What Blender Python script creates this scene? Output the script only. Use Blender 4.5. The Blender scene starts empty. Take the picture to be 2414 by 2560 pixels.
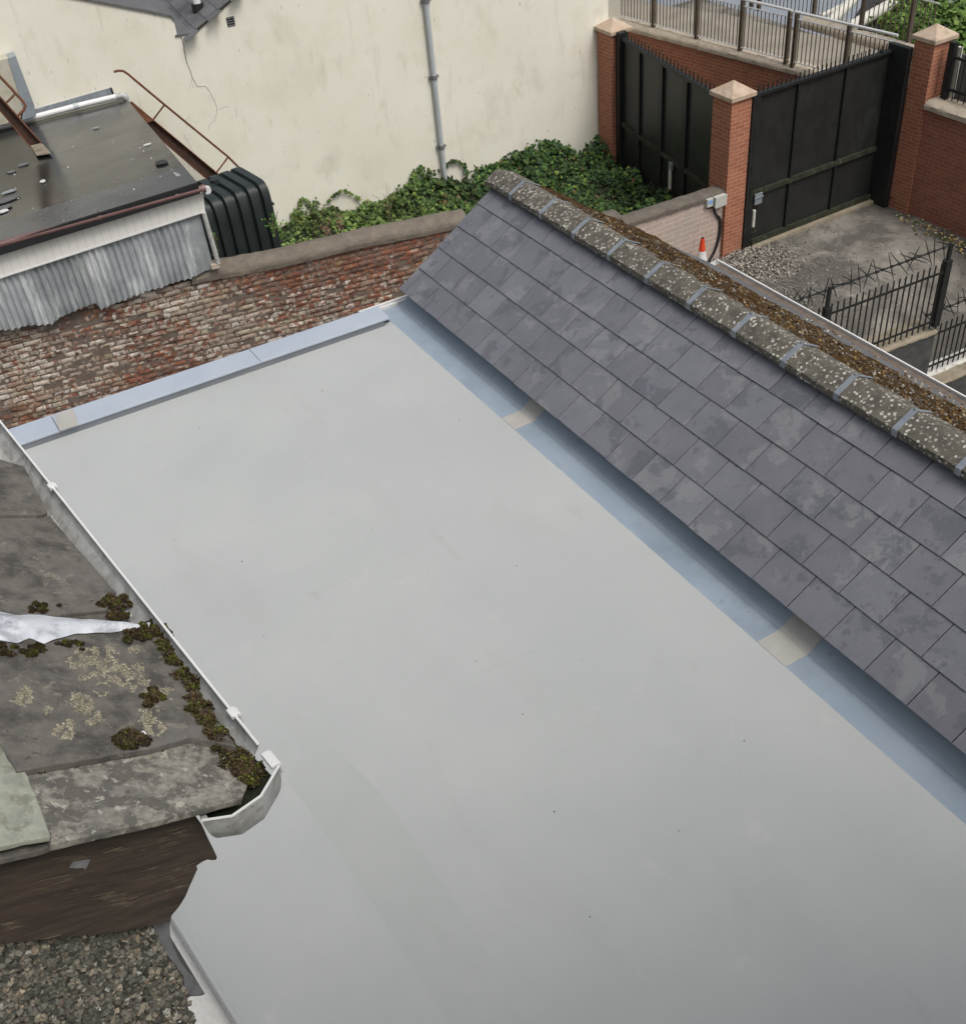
import bpy, math, random
import numpy as np
from mathutils import Vector, Matrix, noise as mnoise
R_=math.radians
random.seed(7)
# ---------------------------------------------------------------- camera (solved from the vanishing points)
CX,CY,F=1207.0,1280.0,2795.36
CAM_H=5.0
_N=np.array([1555.,4620.]); _A=np.array([-900.,-840.])
def _cv(p): return np.array([p[0]-CX,p[1]-CY,F])
_Z=-_cv(_N)/np.linalg.norm(_cv(_N)); _a=_cv(_A); _a=_a-_a@_Z*_Z; _Y=_a/np.linalg.norm(_a); _X=np.cross(_Y,_Z)
RW=np.array([_X,_Y,_Z])
cam_d=bpy.data.cameras.new('camera'); cam=bpy.data.objects.new('camera',cam_d)
bpy.context.scene.collection.objects.link(cam); bpy.context.scene.camera=cam
cam_d.sensor_fit='VERTICAL'; cam_d.sensor_height=24; cam_d.lens=F/2560*24
cam_d.clip_start=.05; cam_d.clip_end=2000
_m=Matrix([[RW[i][0],-RW[i][1],-RW[i][2],0] for i in range(3)]+[[0,0,0,1]])
cam.matrix_world=Matrix.Translation((0,0,CAM_H))@_m
# ---------------------------------------------------------------- sky, sun, exposure
W=bpy.data.worlds.new("World"); bpy.context.scene.world=W; W.use_nodes=True
nt=W.node_tree; bg=nt.nodes['Background']
sky=nt.nodes.new('ShaderNodeTexSky'); sky.sky_type='NISHITA'; sky.sun_disc=False
SUN_EL,SUN_AZ=58.0,165.0      # azimuth clockwise from +Y
sky.sun_elevation=R_(SUN_EL); sky.sun_rotation=R_(SUN_AZ)
sky.air_density=1.0; sky.dust_density=6.0; sky.ozone_density=1.0
hs=nt.nodes.new('ShaderNodeHueSaturation'); hs.inputs['Saturation'].default_value=.38
nt.links.new(sky.outputs[0],hs.inputs['Color']); nt.links.new(hs.outputs[0],bg.inputs['Color'])
bg.inputs['Strength'].default_value=.115
sl=bpy.data.lights.new('sun','SUN'); sl.energy=1.25; sl.angle=R_(20); sl.color=(1,.965,.91)
so=bpy.data.objects.new('sun',sl); bpy.context.scene.collection.objects.link(so)
_d=Vector((math.sin(R_(SUN_AZ))*math.cos(R_(SUN_EL)),math.cos(R_(SUN_AZ))*math.cos(R_(SUN_EL)),math.sin(R_(SUN_EL))))
so.rotation_euler=_d.to_track_quat('Z','Y').to_euler()
sc=bpy.context.scene
sc.view_settings.view_transform='Standard'; sc.view_settings.look='None'
sc.view_settings.exposure=0.12; sc.view_settings.gamma=1
sc.render.engine='CYCLES'; sc.cycles.max_bounces=6
COL=bpy.context.scene.collection
# ---------------------------------------------------------------- placing helpers
def V(*a): return np.array(a,float)
CAMP=V(0,0,CAM_H)
def ray(p): v=RW@_cv(p); return v/np.linalg.norm(v)
def onz(p,z): r=ray(p); return CAMP+r*((z-CAM_H)/r[2])
def onpl(p,p0,n): r=ray(p); return CAMP+r*(((np.asarray(p0)-CAMP)@n)/(r@n))
def hd(deg): return V(math.cos(R_(deg)),math.sin(R_(deg)),0)
def nrm(v): return v/np.linalg.norm(v)
UP=V(0,0,1)
# ---------------------------------------------------------------- materials
def new_mat(name):
    m=bpy.data.materials.new(name); m.use_nodes=True; t=m.node_tree
    return m,t,t.nodes['Principled BSDF']
def N(t,ty,**k):
    n=t.nodes.new(ty)
    for a,b in k.items(): setattr(n,a,b)
    return n
def noise_n(t,co,scale,detail=6,rough=.6,dist=0,stretch=None):
    n=N(t,'ShaderNodeTexNoise'); n.inputs['Scale'].default_value=scale; n.inputs['Detail'].default_value=detail
    n.inputs['Roughness'].default_value=rough; n.inputs['Distortion'].default_value=dist
    if stretch:
        mp=N(t,'ShaderNodeMapping'); mp.inputs['Scale'].default_value=stretch; t.links.new(co,mp.inputs['Vector']); co=mp.outputs[0]
    t.links.new(co,n.inputs['Vector']); return n.outputs['Fac']
def ramp(t,f,stops):
    r=N(t,'ShaderNodeValToRGB'); e=r.color_ramp.elements
    while len(e)<len(stops): e.new(.5)
    for i,(p,c) in enumerate(stops):
        e[i].position=p; e[i].color=(c,c,c,1) if isinstance(c,(int,float)) else (*c,1)
    t.links.new(f,r.inputs[0]); return r.outputs[0]
def mix(t,f,a,b,mode='MIX'):
    m=N(t,'ShaderNodeMix',data_type='RGBA',blend_type=mode)
    for s,v in ((m.inputs['Factor'],f),(m.inputs[6],a),(m.inputs[7],b)):
        if hasattr(v,'links'): t.links.new(v,s)
        elif isinstance(v,(int,float)): s.default_value=v
        else: s.default_value=(*v,1)
    return m.outputs[2]
def mulf(t,a,k):
    m=N(t,'ShaderNodeMath',operation='MULTIPLY'); t.links.new(a,m.inputs[0])
    if hasattr(k,'links'): t.links.new(k,m.inputs[1])
    else: m.inputs[1].default_value=k
    return m.outputs[0]
def pmat(name,a,b,scale=5,rough=.7,bump=.2,bscale=None,stains=(),tint=0,metal=0,spec=.5,lo=.3,hi=.7,stretch=None,bdist=.004,rvar=.1,coord='Object',perface=0,spots=None):
    """two-tone noise material; stains: (colour, scale, lo, hi, amount[, stretch]); tint: strength of the per-face shade attribute"""
    m,t,B=new_mat(name); tc=N(t,'ShaderNodeTexCoord'); co=tc.outputs[coord]
    if perface:
        at=N(t,'ShaderNodeAttribute',attribute_name='shade'); va=N(t,'ShaderNodeVectorMath',operation='MULTIPLY_ADD'); t.links.new(at.outputs['Vector'],va.inputs[0]); va.inputs[1].default_value=(perface,perface*.7,0); t.links.new(co,va.inputs[2]); co=va.outputs[0]
    f=noise_n(t,co,scale,stretch=stretch); c=mix(t,ramp(t,f,[(lo,0.),(hi,1.)]),a,b)
    if tint:
        at=N(t,'ShaderNodeAttribute',attribute_name='shade'); 
        g=N(t,'ShaderNodeMapRange'); g.inputs[3].default_value=1-tint; g.inputs[4].default_value=1+tint; t.links.new(at.outputs['Fac'],g.inputs[0])
        c=mix(t,1.,c,g.outputs[0],'MULTIPLY')
    if spots:
        col,ss_,thr,am=spots; vo=N(t,'ShaderNodeTexVoronoi'); vo.inputs['Scale'].default_value=ss_
        nn=N(t,'ShaderNodeTexNoise'); nn.inputs['Scale'].default_value=ss_*1.5; t.links.new(co,nn.inputs['Vector']); md=N(t,'ShaderNodeVectorMath',operation='MULTIPLY_ADD'); t.links.new(nn.outputs['Color'],md.inputs[0]); md.inputs[1].default_value=(.5/ss_,)*3; t.links.new(co,md.inputs[2]); t.links.new(md.outputs[0],vo.inputs['Vector'])
        a1=ramp(t,vo.outputs['Distance'],[(thr-.05,1.),(thr+.03,0.)]); a2=ramp(t,noise_n(t,co,ss_*.3,4),[(.40,0.),(.52,1.)]); c=mix(t,mulf(t,mulf(t,a1,a2),am),c,col)
    for s in stains:
        col,sc_,l,h,am=s[:5]; st=s[5] if len(s)>5 else None
        sf=mulf(t,ramp(t,noise_n(t,co,sc_,8,.65,.3,st),[(l,0.),(h,1.)]),am); c=mix(t,sf,c,col)
    t.links.new(c,B.inputs['Base Color']); B.inputs['Metallic'].default_value=metal; B.inputs['Specular IOR Level'].default_value=spec
    rr=N(t,'ShaderNodeMapRange'); rr.inputs[3].default_value=max(.03,rough-rvar); rr.inputs[4].default_value=min(1,rough+rvar); t.links.new(f,rr.inputs[0]); t.links.new(rr.outputs[0],B.inputs['Roughness'])
    if bump:
        bf=noise_n(t,co,bscale or scale*6,8,.7); bn=N(t,'ShaderNodeBump'); bn.inputs['Strength'].default_value=bump; bn.inputs['Distance'].default_value=bdist
        t.links.new(bf,bn.inputs['Height']); t.links.new(bn.outputs[0],B.inputs['Normal'])
    return m
def brick_mat(name,c1,c2,mortar,w=.225,h=.075,ms=.011,stains=(),bump=.5,rough=.85,squash=1):
    m,t,B=new_mat(name); tc=N(t,'ShaderNodeTexCoord'); uv=tc.outputs['UV']; co=tc.outputs['Object']
    b=N(t,'ShaderNodeTexBrick'); b.inputs['Scale'].default_value=1; b.inputs['Brick Width'].default_value=w; b.inputs['Row Height'].default_value=h
    b.inputs['Mortar Size'].default_value=ms*.5; b.inputs['Mortar Smooth'].default_value=.2
    b.inputs['Color1'].default_value=(*c1,1); b.inputs['Color2'].default_value=(*c2,1); b.inputs['Mortar'].default_value=(*mortar,1)
    nn=N(t,'ShaderNodeTexNoise'); nn.inputs['Scale'].default_value=9; t.links.new(uv,nn.inputs['Vector'])
    ad=N(t,'ShaderNodeMix',data_type='RGBA',blend_type='LINEAR_LIGHT'); ad.inputs[0].default_value=.006; t.links.new(uv,ad.inputs[6]); t.links.new(nn.outputs['Color'],ad.inputs[7])
    t.links.new(ad.outputs[2],b.inputs['Vector'])
    c=b.outputs['Color']
    g=ramp(t,noise_n(t,co,22,6,.7),[(.25,.78),(.75,1.18)]); c=mix(t,1.,c,g,'MULTIPLY')
    for s in stains:
        col,sc_,l,h_,am=s[:5]; st=s[5] if len(s)>5 else None
        c=mix(t,mulf(t,ramp(t,noise_n(t,co,sc_,8,.65,.3,st),[(l,0.),(h_,1.)]),am),c,col)
    t.links.new(c,B.inputs['Base Color']); B.inputs['Roughness'].default_value=rough
    inv=N(t,'ShaderNodeMath',operation='SUBTRACT'); inv.inputs[0].default_value=1; t.links.new(b.outputs['Fac'],inv.inputs[1])
    hh=N(t,'ShaderNodeMath',operation='ADD'); t.links.new(inv.outputs[0],hh.inputs[0]); t.links.new(mulf(t,noise_n(t,co,60,6,.7),.5),hh.inputs[1])
    bn=N(t,'ShaderNodeBump'); bn.inputs['Strength'].default_value=bump; bn.inputs['Distance'].default_value=.006; t.links.new(hh.outputs[0],bn.inputs['Height']); t.links.new(bn.outputs[0],B.inputs['Normal'])
    return m
def vcol_mat(name,rough=.85,scale=40,amt=(.75,1.2),bump=.3,stains=(),spec=.3,sss=0):
    m,t,B=new_mat(name); tc=N(t,'ShaderNodeTexCoord'); co=tc.outputs['Object']
    at=N(t,'ShaderNodeAttribute',attribute_name='col'); g=ramp(t,noise_n(t,co,scale,8,.7),[(.25,amt[0]),(.75,amt[1])])
    c=mix(t,1.,at.outputs['Color'],g,'MULTIPLY')
    for s in stains:
        col,sc_,l,h_,am=s[:5]; st=s[5] if len(s)>5 else None
        c=mix(t,mulf(t,ramp(t,noise_n(t,co,sc_,8,.65,.3,st),[(l,0.),(h_,1.)]),am),c,col)
    t.links.new(c,B.inputs['Base Color']); B.inputs['Roughness'].default_value=rough; B.inputs['Specular IOR Level'].default_value=spec
    if bump:
        bn=N(t,'ShaderNodeBump'); bn.inputs['Strength'].default_value=bump; bn.inputs['Distance'].default_value=.004; t.links.new(noise_n(t,co,scale*2,8,.7),bn.inputs['Height']); t.links.new(bn.outputs[0],B.inputs['Normal'])
    return m
# ---------------------------------------------------------------- mesh builder
class MB:
    def __init__(s): s.v=[];s.f=[];s.c=[];s.sh=[];s.mi=[]; s.cc=(.5,.5,.5); s.cs=.5; s.cm=0; s.smooth=False
    def face(s,ix): s.f.append(tuple(ix)); s.c.append(s.cc); s.sh.append(s.cs); s.mi.append(s.cm)
    def add(s,pts,faces):
        o=len(s.v); s.v+= [tuple(float(q) for q in p) for p in pts]
        for f in faces: s.face([i+o for i in f])
    def poly(s,pts): s.add(pts,[range(len(pts))])
    def obox(s,o,a,b,c):
        """box from corner o with edge vectors a,b,c"""
        o,a,b,c=map(np.asarray,(o,a,b,c)); P=[o,o+a,o+a+b,o+b]; P+= [p+c for p in P]
        fs=[(0,3,2,1),(4,5,6,7),(0,1,5,4),(1,2,6,5),(2,3,7,6),(3,0,4,7)]
        if np.dot(np.cross(a,b),c)<0: fs=[f[::-1] for f in fs]
        s.add(P,fs)
    def box(s,x0,x1,y0,y1,z0,z1): s.obox(V(x0,y0,z0),V(x1-x0,0,0),V(0,y1-y0,0),V(0,0,z1-z0))
    def cbox(s,c,dx,dy,dz,ang=0):
        """box centred at c, half sizes, turned by ang degrees"""
        a=hd(ang)*dx; b=hd(ang+90)*dy; z=UP*dz; s.obox(np.asarray(c)-a-b-z,2*a,2*b,2*z)
    def prism(s,pts,ext):
        pts=[np.asarray(p,float) for p in pts]; n=len(pts); e=np.asarray(ext,float)
        nn=sum(np.cross(pts[i]-pts[0],pts[(i+1)%n]-pts[0]) for i in range(1,n-1))
        if nn@e>0: pts=pts[::-1]
        s.add(pts+[p+e for p in pts],[tuple(range(n)),tuple(range(2*n-1,n-1,-1))]+[(i,i+n,(i+1)%n+n,(i+1)%n) for i in range(n)])
    def tube(s,path,r,k=8,cap=True):
        P=[np.asarray(p,float) for p in path]; rs=r if isinstance(r,(list,tuple)) else [r]*len(P); o=len(s.v); ref=None
        for i,p in enumerate(P):
            t=nrm(P[min(i+1,len(P)-1)]-P[max(i-1,0)])
            if ref is None: ref=nrm(np.cross(t,UP if abs(t[2])<.9 else V(1,0,0)))
            ref=nrm(ref-ref@t*t); b=np.cross(t,ref)
            for j in range(k):
                a=2*math.pi*j/k; s.v.append(tuple(p+rs[i]*(math.cos(a)*ref+math.sin(a)*b)))
        for i in range(len(P)-1):
            for j in range(k): s.face((o+i*k+j,o+i*k+(j+1)%k,o+(i+1)*k+(j+1)%k,o+(i+1)*k+j))
        if cap: s.face([o+j for j in range(k)][::-1]); e=o+(len(P)-1)*k; s.face([e+j for j in range(k)])
    def grid(s,fn,nu,nv):
        o=len(s.v)
        for i in range(nu+1):
            for j in range(nv+1): s.v.append(tuple(float(q) for q in fn(i/nu,j/nv)))
        for i in range(nu):
            for j in range(nv):
                a=o+i*(nv+1)+j; s.face((a,a+nv+1,a+nv+2,a+1))
    def build(s,name,mats,parent=None,bevel=0,smooth=False,loc=None,auto=None):
        if not isinstance(mats,(list,tuple)): mats=[mats]
        me=bpy.data.meshes.new(name); me.from_pydata(s.v,[],s.f)
        for m in mats: me.materials.append(m)
        nl=len(me.loops); vv=np.array(s.v)
        uvl=me.uv_layers.new(name='UVMap'); uv=np.zeros((nl,2)); colr=np.zeros((nl,4)); colr[:,3]=1; li=0
        me.update()
        nor=np.zeros(len(me.polygons)*3); me.polygons.foreach_get('normal',nor); nor=nor.reshape(-1,3)
        for fi,f in enumerate(s.f):
            n=nor[fi]; k=len(f); P=vv[list(f)]
            if abs(n[2])>.75: u=P[:,0]; w=P[:,1]
            else:
                tv=np.cross(UP,n); tv/=np.linalg.norm(tv)+1e-9
                ax=round(math.degrees(math.atan2(tv[1],tv[0]))/15)
                u=P@tv; w=P[:,2]
            uv[li:li+k,0]=u; uv[li:li+k,1]=w; colr[li:li+k,:3]=s.c[fi]; li+=k
        uvl.data.foreach_set('uv',uv.ravel())
        ca=me.color_attributes.new('col','FLOAT_COLOR','CORNER'); ca.data.foreach_set('color',colr.ravel())
        sa=me.attributes.new('shade','FLOAT','FACE'); sa.data.foreach_set('value',np.array(s.sh,dtype=np.float32))
        me.polygons.foreach_set('material_index',s.mi)
        if smooth: me.polygons.foreach_set('use_smooth',[True]*len(s.f))
        ob=bpy.data.objects.new(name,me); COL.objects.link(ob)
        if parent is not None:
            ob.parent=parent
            if loc is None:
                p=parent
                off=Vector((0,0,0))
                while p is not None: off+=Vector(p.location); p=p.parent
                ob.location=-off
            else: ob.location=loc
        elif loc is not None: ob.location=loc
        if bevel:
            b=ob.modifiers.new('edge','BEVEL'); b.width=bevel; b.segments=2; b.limit_method='ANGLE'; b.angle_limit=R_(40)
        if auto:
            me.polygons.foreach_set('use_smooth',[True]*len(s.f))
            try: me.set_sharp_from_angle(angle=R_(auto))
            except Exception: pass
        return ob
def tag(o,label=None,cat=None,group=None,kind=None):
    if label: o['label']=label
    if cat: o['category']=cat
    if group: o['group']=group
    if kind: o['kind']=kind
    return o
def empty(name,loc,label,cat,group=None):
    o=bpy.data.objects.new(name,None); o.empty_display_size=.1; COL.objects.link(o); o.location=[float(q) for q in loc]; return tag(o,label,cat,group)
def dup(ob,parent,loc):
    c=ob.copy(); COL.objects.link(c); c.parent=parent; c.location=[float(q) for q in loc]; return c
def nz(p,s=1.0,seed=0.): return mnoise.noise(Vector((p[0]*s+seed,p[1]*s,p[2]*s)))
# ---------------------------------------------------------------- the materials of the place
M={}
M['grp']=pmat('grey_roof_coating',(.428,.447,.441),(.472,.489,.479),.9,.50,.25,140,[((.41,.425,.425),.5,.42,.62,.6),((.40,.41,.40),1.6,.55,.66,.35,(1,.35,1)),((.56,.56,.54),2.8,.62,.68,.22),((.38,.385,.37),5,.66,.70,.3,(1,.25,1)),((.33,.33,.31),26,.74,.76,.3)],spec=.5,bdist=.0015)
M['grp_lap']=pmat('grey_roof_lap',(.405,.423,.416),(.445,.462,.452),1.3,.55,.3,140,[((.36,.37,.355),3,.55,.7,.4,(1,.3,1))],bdist=.0015)
M['blue']=pmat('blue_grey_flashing_paint',(.26,.325,.395),(.31,.37,.44),2.5,.42,.12,60,[((.19,.235,.28),1.6,.50,.7,.6),((.17,.19,.20),9,.62,.7,.4),((.42,.44,.45),3,.6,.8,.4)],bdist=.0015)
M['kerb']=pmat('blue_grey_trim_paint',(.38,.43,.51),(.44,.49,.56),2.5,.38,.06,60,[((.3,.35,.42),2,.55,.8,.4),((.2,.22,.24),40,.72,.78,.5)],bdist=.001)
M['kerb_side']=pmat('shaded_trim_paint',(.15,.165,.18),(.20,.215,.23),4,.45,.1,60)  # kerb face tone, shadow under the cap put into the colour
M['patch']=pmat('beige_patch_coating',(.38,.375,.345),(.45,.44,.41),6,.6,.5,40,[((.36,.34,.3),9,.5,.8,.4,(1,6,1))],bdist=.002)
M['slate']=pmat('welsh_slate',(.150,.154,.176),(.182,.186,.209),4,.40,.35,35,
    [((.30,.31,.305),3.0,.555,.585,.30),((.100,.106,.122),3.6,.56,.59,.6),((.09,.092,.102),11,.61,.66,.5),((.25,.25,.265),14,.6,.72,.3),((.075,.075,.085),30,.57,.64,.45,(1,7,1)),((.27,.28,.30),26,.60,.68,.35,(1,6,1)),((.06,.06,.065),38,.66,.69,.6),((.6,.6,.57),52,.79,.80,.8)],tint=.10,perface=9,spec=.5,bdist=.0015)
M['ridge']=pmat('weathered_ridge_tile',(.075,.068,.055),(.16,.145,.115),14,.9,.9,60,[((.05,.045,.035),5,.5,.7,.5),((.40,.39,.34),30,.60,.63,.6),((.2,.17,.07),11,.62,.75,.4)],bdist=.006,spots=((.58,.57,.51),32,.32,.9))
M['lead']=pmat('lead_strap',(.22,.25,.285),(.33,.36,.39),12,.45,.15,60,metal=.3)
M['moss_roof']=pmat('mossy_slates',(.045,.027,.014),(.135,.075,.03),20,.97,1,42,[((.17,.13,.035),7,.54,.68,.5),((.045,.035,.028),9,.52,.68,.75),((.13,.13,.135),3.2,.58,.7,.8),((.5,.45,.36),55,.68,.74,.7)],bdist=.03,spec=.1)
M['old_slate']=pmat('old_dark_slate',(.10,.10,.105),(.155,.155,.16),6,.6,.4,40,[((.3,.29,.26),22,.62,.68,.5)],tint=.2)
M['white_pvc']=pmat('white_upvc',(.70,.71,.70),(.78,.78,.77),6,.35,.03,30,[((.5,.5,.46),4,.55,.8,.3)])
M['old_pvc']=pmat('weathered_upvc_gutter',(.40,.41,.40),(.56,.57,.56),22,.5,.3,200,[((.27,.26,.23),35,.47,.62,.7),((.12,.11,.09),130,.60,.66,.6),((.66,.67,.66),60,.64,.7,.5)],bdist=.001)
M['black_steel']=pmat('black_painted_steel',(.012,.014,.014),(.022,.024,.023),7,.5,.15,40,[((.06,.075,.035),5,.62,.8,.55),((.14,.14,.13),30,.74,.78,.5)],spec=.35)
M['black_panel']=pmat('black_sheet_steel',(.017,.018,.018),(.028,.029,.027),3,.40,.25,6,[((.055,.06,.045),1.6,.56,.75,.6,(1,1,.4)),((.10,.10,.09),9,.66,.74,.4,(2,1,.3)),((.2,.2,.19),45,.72,.75,.6)],spec=.3,bdist=.003)
M['green_steel']=pmat('algae_stained_steel',(.018,.02,.016),(.04,.045,.026),4,.8,.5,50,[((.11,.12,.07),9,.55,.66,.6)],spec=.3)
M['red_brick']=brick_mat('red_brick',(.40,.155,.085),(.32,.115,.062),(.48,.29,.21),stains=[((.17,.10,.075),1.7,.5,.8,.6),((.42,.19,.12),.9,.5,.8,.25),((.10,.07,.06),16,.68,.72,.4)])
M['red_brick_damp']=brick_mat('damp_red_brick',(.34,.13,.08),(.27,.098,.062),(.38,.22,.16),stains=[((.10,.075,.06),1.3,.5,.8,.65),((.34,.15,.1),.9,.5,.8,.25)])
M['pale_block']=brick_mat('pale_painted_block',(.47,.37,.32),(.42,.335,.29),(.60,.50,.44),w=.44,h=.10,ms=.016,stains=[((.36,.34,.29),1.6,.52,.7,.6),((.25,.23,.2),3,.62,.75,.5)],bump=.4)
M['stone']=pmat('pale_coping_stone',(.42,.36,.28),(.55,.48,.38),7,.85,.8,30,[((.2,.17,.12),4,.55,.75,.6),((.15,.16,.06),9,.6,.7,.4)],bdist=.012)
M['cap']=pmat('sandstone_cap',(.42,.30,.21),(.55,.46,.36),6,.85,.5,30,[((.24,.20,.15),5,.5,.72,.7),((.5,.28,.17),3,.55,.75,.5)],bdist=.006)
M['dark_coping']=pmat('dark_weathered_coping',(.105,.09,.075),(.17,.15,.12),8,.95,.9,40,[((.06,.05,.045),5,.5,.7,.6),((.35,.33,.28),22,.66,.7,.6),((.3,.27,.2),2,.62,.75,.4)],bdist=.008)
M['old_coping']=pmat('old_concrete_coping',(.145,.12,.095),(.225,.195,.155),8,.95,.9,40,[((.12,.10,.085),4,.5,.7,.6),((.34,.15,.07),1.4,.66,.72,.6),((.17,.18,.09),8,.6,.75,.5)],bdist=.012)
M['mortar_dark']=pmat('old_mortar_bed',(.12,.09,.07),(.21,.17,.14),10,.95,1,50,bdist=.01)
M['old_brick']=vcol_mat('old_flaking_brick',.93,26,(.6,1.35),.9,[((.50,.44,.37),6,.57,.61,.45),((.25,.105,.065),8,.55,.60,.8),((.16,.085,.06),17,.57,.62,.7),((.30,.15,.09),2.2,.52,.66,.45),((.17,.14,.05),1.5,.6,.72,.5),((.07,.05,.042),24,.60,.65,.7)])
M['render']=None
M['yard']=pmat('stained_yard_concrete',(.19,.175,.15),(.30,.28,.24),1.6,.85,.6,60,[((.07,.066,.058),.8,.44,.56,.8),((.13,.12,.105),3,.5,.7,.5),((.46,.43,.37),2.4,.62,.76,.4),((.06,.06,.05),35,.7,.76,.6)],bdist=.006)
M['gravel']=vcol_mat('gravel_stones',.9,60,(.7,1.25),.3)
M['soil']=pmat('dark_leafy_soil',(.015,.022,.008),(.04,.05,.02),6,1,.8,30,bdist=.03)
M['path']=pmat('river_path_asphalt',(.25,.225,.185),(.34,.31,.255),2,.9,.4,90,[((.19,.17,.15),.8,.5,.7,.6),((.2,.13,.11),1.6,.66,.7,.5)],bdist=.003)
M['water']=pmat('river_water',(.26,.29,.33),(.30,.33,.37),.6,.12,.5,3,spec=.6,bdist=.05,stretch=(1,3,1))
M['steel']=pmat('brushed_stainless',(.78,.78,.77),(.85,.85,.84),8,.3,0,metal=.35)
M['bronze']=pmat('bronze_post',(.13,.105,.075),(.18,.15,.11),8,.45,.1,40,metal=.4)
M['felt']=pmat('wet_black_felt',(.010,.011,.012),(.02,.02,.02),1.0,.20,.12,9,[((.036,.034,.026),1.0,.48,.66,.75),((.012,.013,.014),2.6,.5,.7,.7),((.11,.105,.09),9,.68,.75,.35)],spec=.22,rvar=.14,bdist=.004)
M['felt_edge']=pmat('black_felt_edge',(.012,.013,.014),(.022,.022,.024),8,.5,.3,30)
M['fascia']=None
M['corrugated']=pmat('galvanised_corrugated_iron',(.27,.295,.31),(.42,.445,.46),3.5,.5,.3,50,[((.68,.70,.71),5,.53,.62,.75,(1,1,.2)),((.13,.145,.13),11,.56,.70,.6,(1,1,.18)),((.16,.17,.10),3,.6,.75,.4,(1,1,.4))],tint=.16,metal=0,bdist=.002)
M['brown_pvc']=pmat('brown_plastic_gutter',(.14,.075,.07),(.20,.115,.105),5,.4,.05,30)
M['rust']=pmat('rusted_steel',(.12,.05,.027),(.21,.085,.04),7,.85,.5,40,[((.05,.027,.018),4,.5,.7,.7),((.30,.13,.06),9,.58,.7,.5)],bdist=.003)
M['rust_dark']=pmat('shaded_rusty_web',(.045,.025,.02),(.085,.045,.03),6,.85,.5,40,[((.14,.075,.04),3,.55,.75,.6)],bdist=.003)  # web darker than the flanges, shade inside the channel put into the rust
M['tank']=pmat('dark_green_plastic',(.019,.026,.026),(.03,.038,.037),5,.42,.1,30,[((.06,.075,.068),6,.62,.8,.4)],spec=.4)
M['timber']=pmat('peeling_brown_paint',(.05,.031,.024),(.085,.055,.042),30,.6,.6,150,bdist=.001)
M['stone_slate']=pmat('old_stone_slate',(.105,.098,.088),(.19,.175,.152),34,.92,1,260,[((.055,.052,.048),16,.48,.62,.8),((.17,.165,.16),9,.56,.66,.5),((.30,.28,.22),30,.60,.64,.5),((.26,.24,.2),170,.60,.66,.5),((.045,.04,.038),60,.62,.68,.6)],bdist=.0015)
M['lichen_slate']=pmat('lichened_stone_slate',(.185,.172,.145),(.38,.36,.305),110,.95,1,300,[((.10,.094,.085),32,.47,.55,.8),((.135,.13,.125),12,.55,.66,.6),((.50,.48,.41),60,.60,.63,.75),((.36,.33,.20),22,.66,.69,.6),((.07,.062,.055),150,.6,.64,.6),((.30,.20,.10),30,.68,.72,.5)],bdist=.0018)
M['green_slate']=pmat('green_algae_slate',(.25,.26,.215),(.42,.435,.36),45,.9,.6,250,[((.15,.16,.11),30,.52,.6,.6),((.10,.09,.07),90,.62,.67,.6)],bdist=.0015)
M['lichen']=pmat('cream_lichen',(.27,.24,.165),(.38,.35,.26),160,.95,1,420,[((.12,.105,.08),95,.50,.56,.8),((.45,.42,.33),60,.6,.66,.5)],bdist=.002)
M['moss']=vcol_mat('moss_tufts',.98,90,(.6,1.3),.5,spec=.1)
M['white_paint']=pmat('flaky_white_flashing',(.50,.54,.60),(.78,.80,.82),22,.35,.5,120,[((.33,.35,.39),16,.52,.60,.8),((.2,.18,.15),90,.64,.68,.5)],bdist=.002)
M['dash_base']=pmat('pebbledash_render',(.075,.07,.055),(.13,.12,.095),90,.95,.8,50,bdist=.004)
M['pebble']=vcol_mat('pebbledash_stones',.6,90,(.75,1.25),.2,spec=.4)
M['grey_render']=pmat('smooth_grey_render',(.12,.125,.135),(.24,.25,.26),25,.5,.3,120,bdist=.001)
M['white_dash']=pmat('white_pebbledash',(.80,.79,.76),(.88,.87,.85),90,.9,1,140,[((.34,.31,.27),110,.62,.68,.6)],bdist=.006)
M['leaf']=vcol_mat('leaf_green',.62,30,(.8,1.2),0,spec=.25)
M['stem']=pmat('dry_stem',(.14,.11,.06),(.22,.18,.10),8,.9,0)
M['grey_board']=pmat('grey_painted_board',(.24,.275,.30),(.30,.335,.36),4,.6,.15,30,[((.17,.19,.2),5,.55,.75,.5)])
M['beige_board']=pmat('beige_stained_board',(.44,.42,.34),(.55,.53,.44),3,.7,.2,30,[((.3,.25,.15),2.5,.5,.75,.6)])
M['cone_red']=pmat('orange_cone_plastic',(.60,.055,.018),(.75,.08,.025),8,.45,.05,30)
M['cone_white']=pmat('white_cone_sleeve',(.62,.62,.62),(.76,.76,.76),8,.4,.05,30,[((.35,.1,.07),16,.64,.7,.7)])
M['box_grey']=pmat('grey_plastic_box',(.46,.47,.43),(.52,.53,.49),8,.5,.05,30)
M['blue_screen']=pmat('blue_label',(.18,.35,.62),(.25,.42,.7),30,.4,0)
M['rubber']=pmat('black_cable',(.012,.012,.013),(.02,.02,.022),8,.5,0)
M['dark_conc']=pmat('damp_dark_concrete',(.035,.036,.036),(.09,.09,.086),6,.9,.8,40,[((.21,.205,.19),14,.6,.7,.6),((.025,.027,.03),3,.5,.7,.7)],bdist=.006)
M['wall_top']=pmat('lichened_concrete_top',(.24,.205,.15),(.34,.295,.22),6,.95,.8,40,[((.12,.10,.06),4,.52,.7,.6),((.27,.24,.09),3,.6,.75,.4)],bdist=.01)
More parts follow.
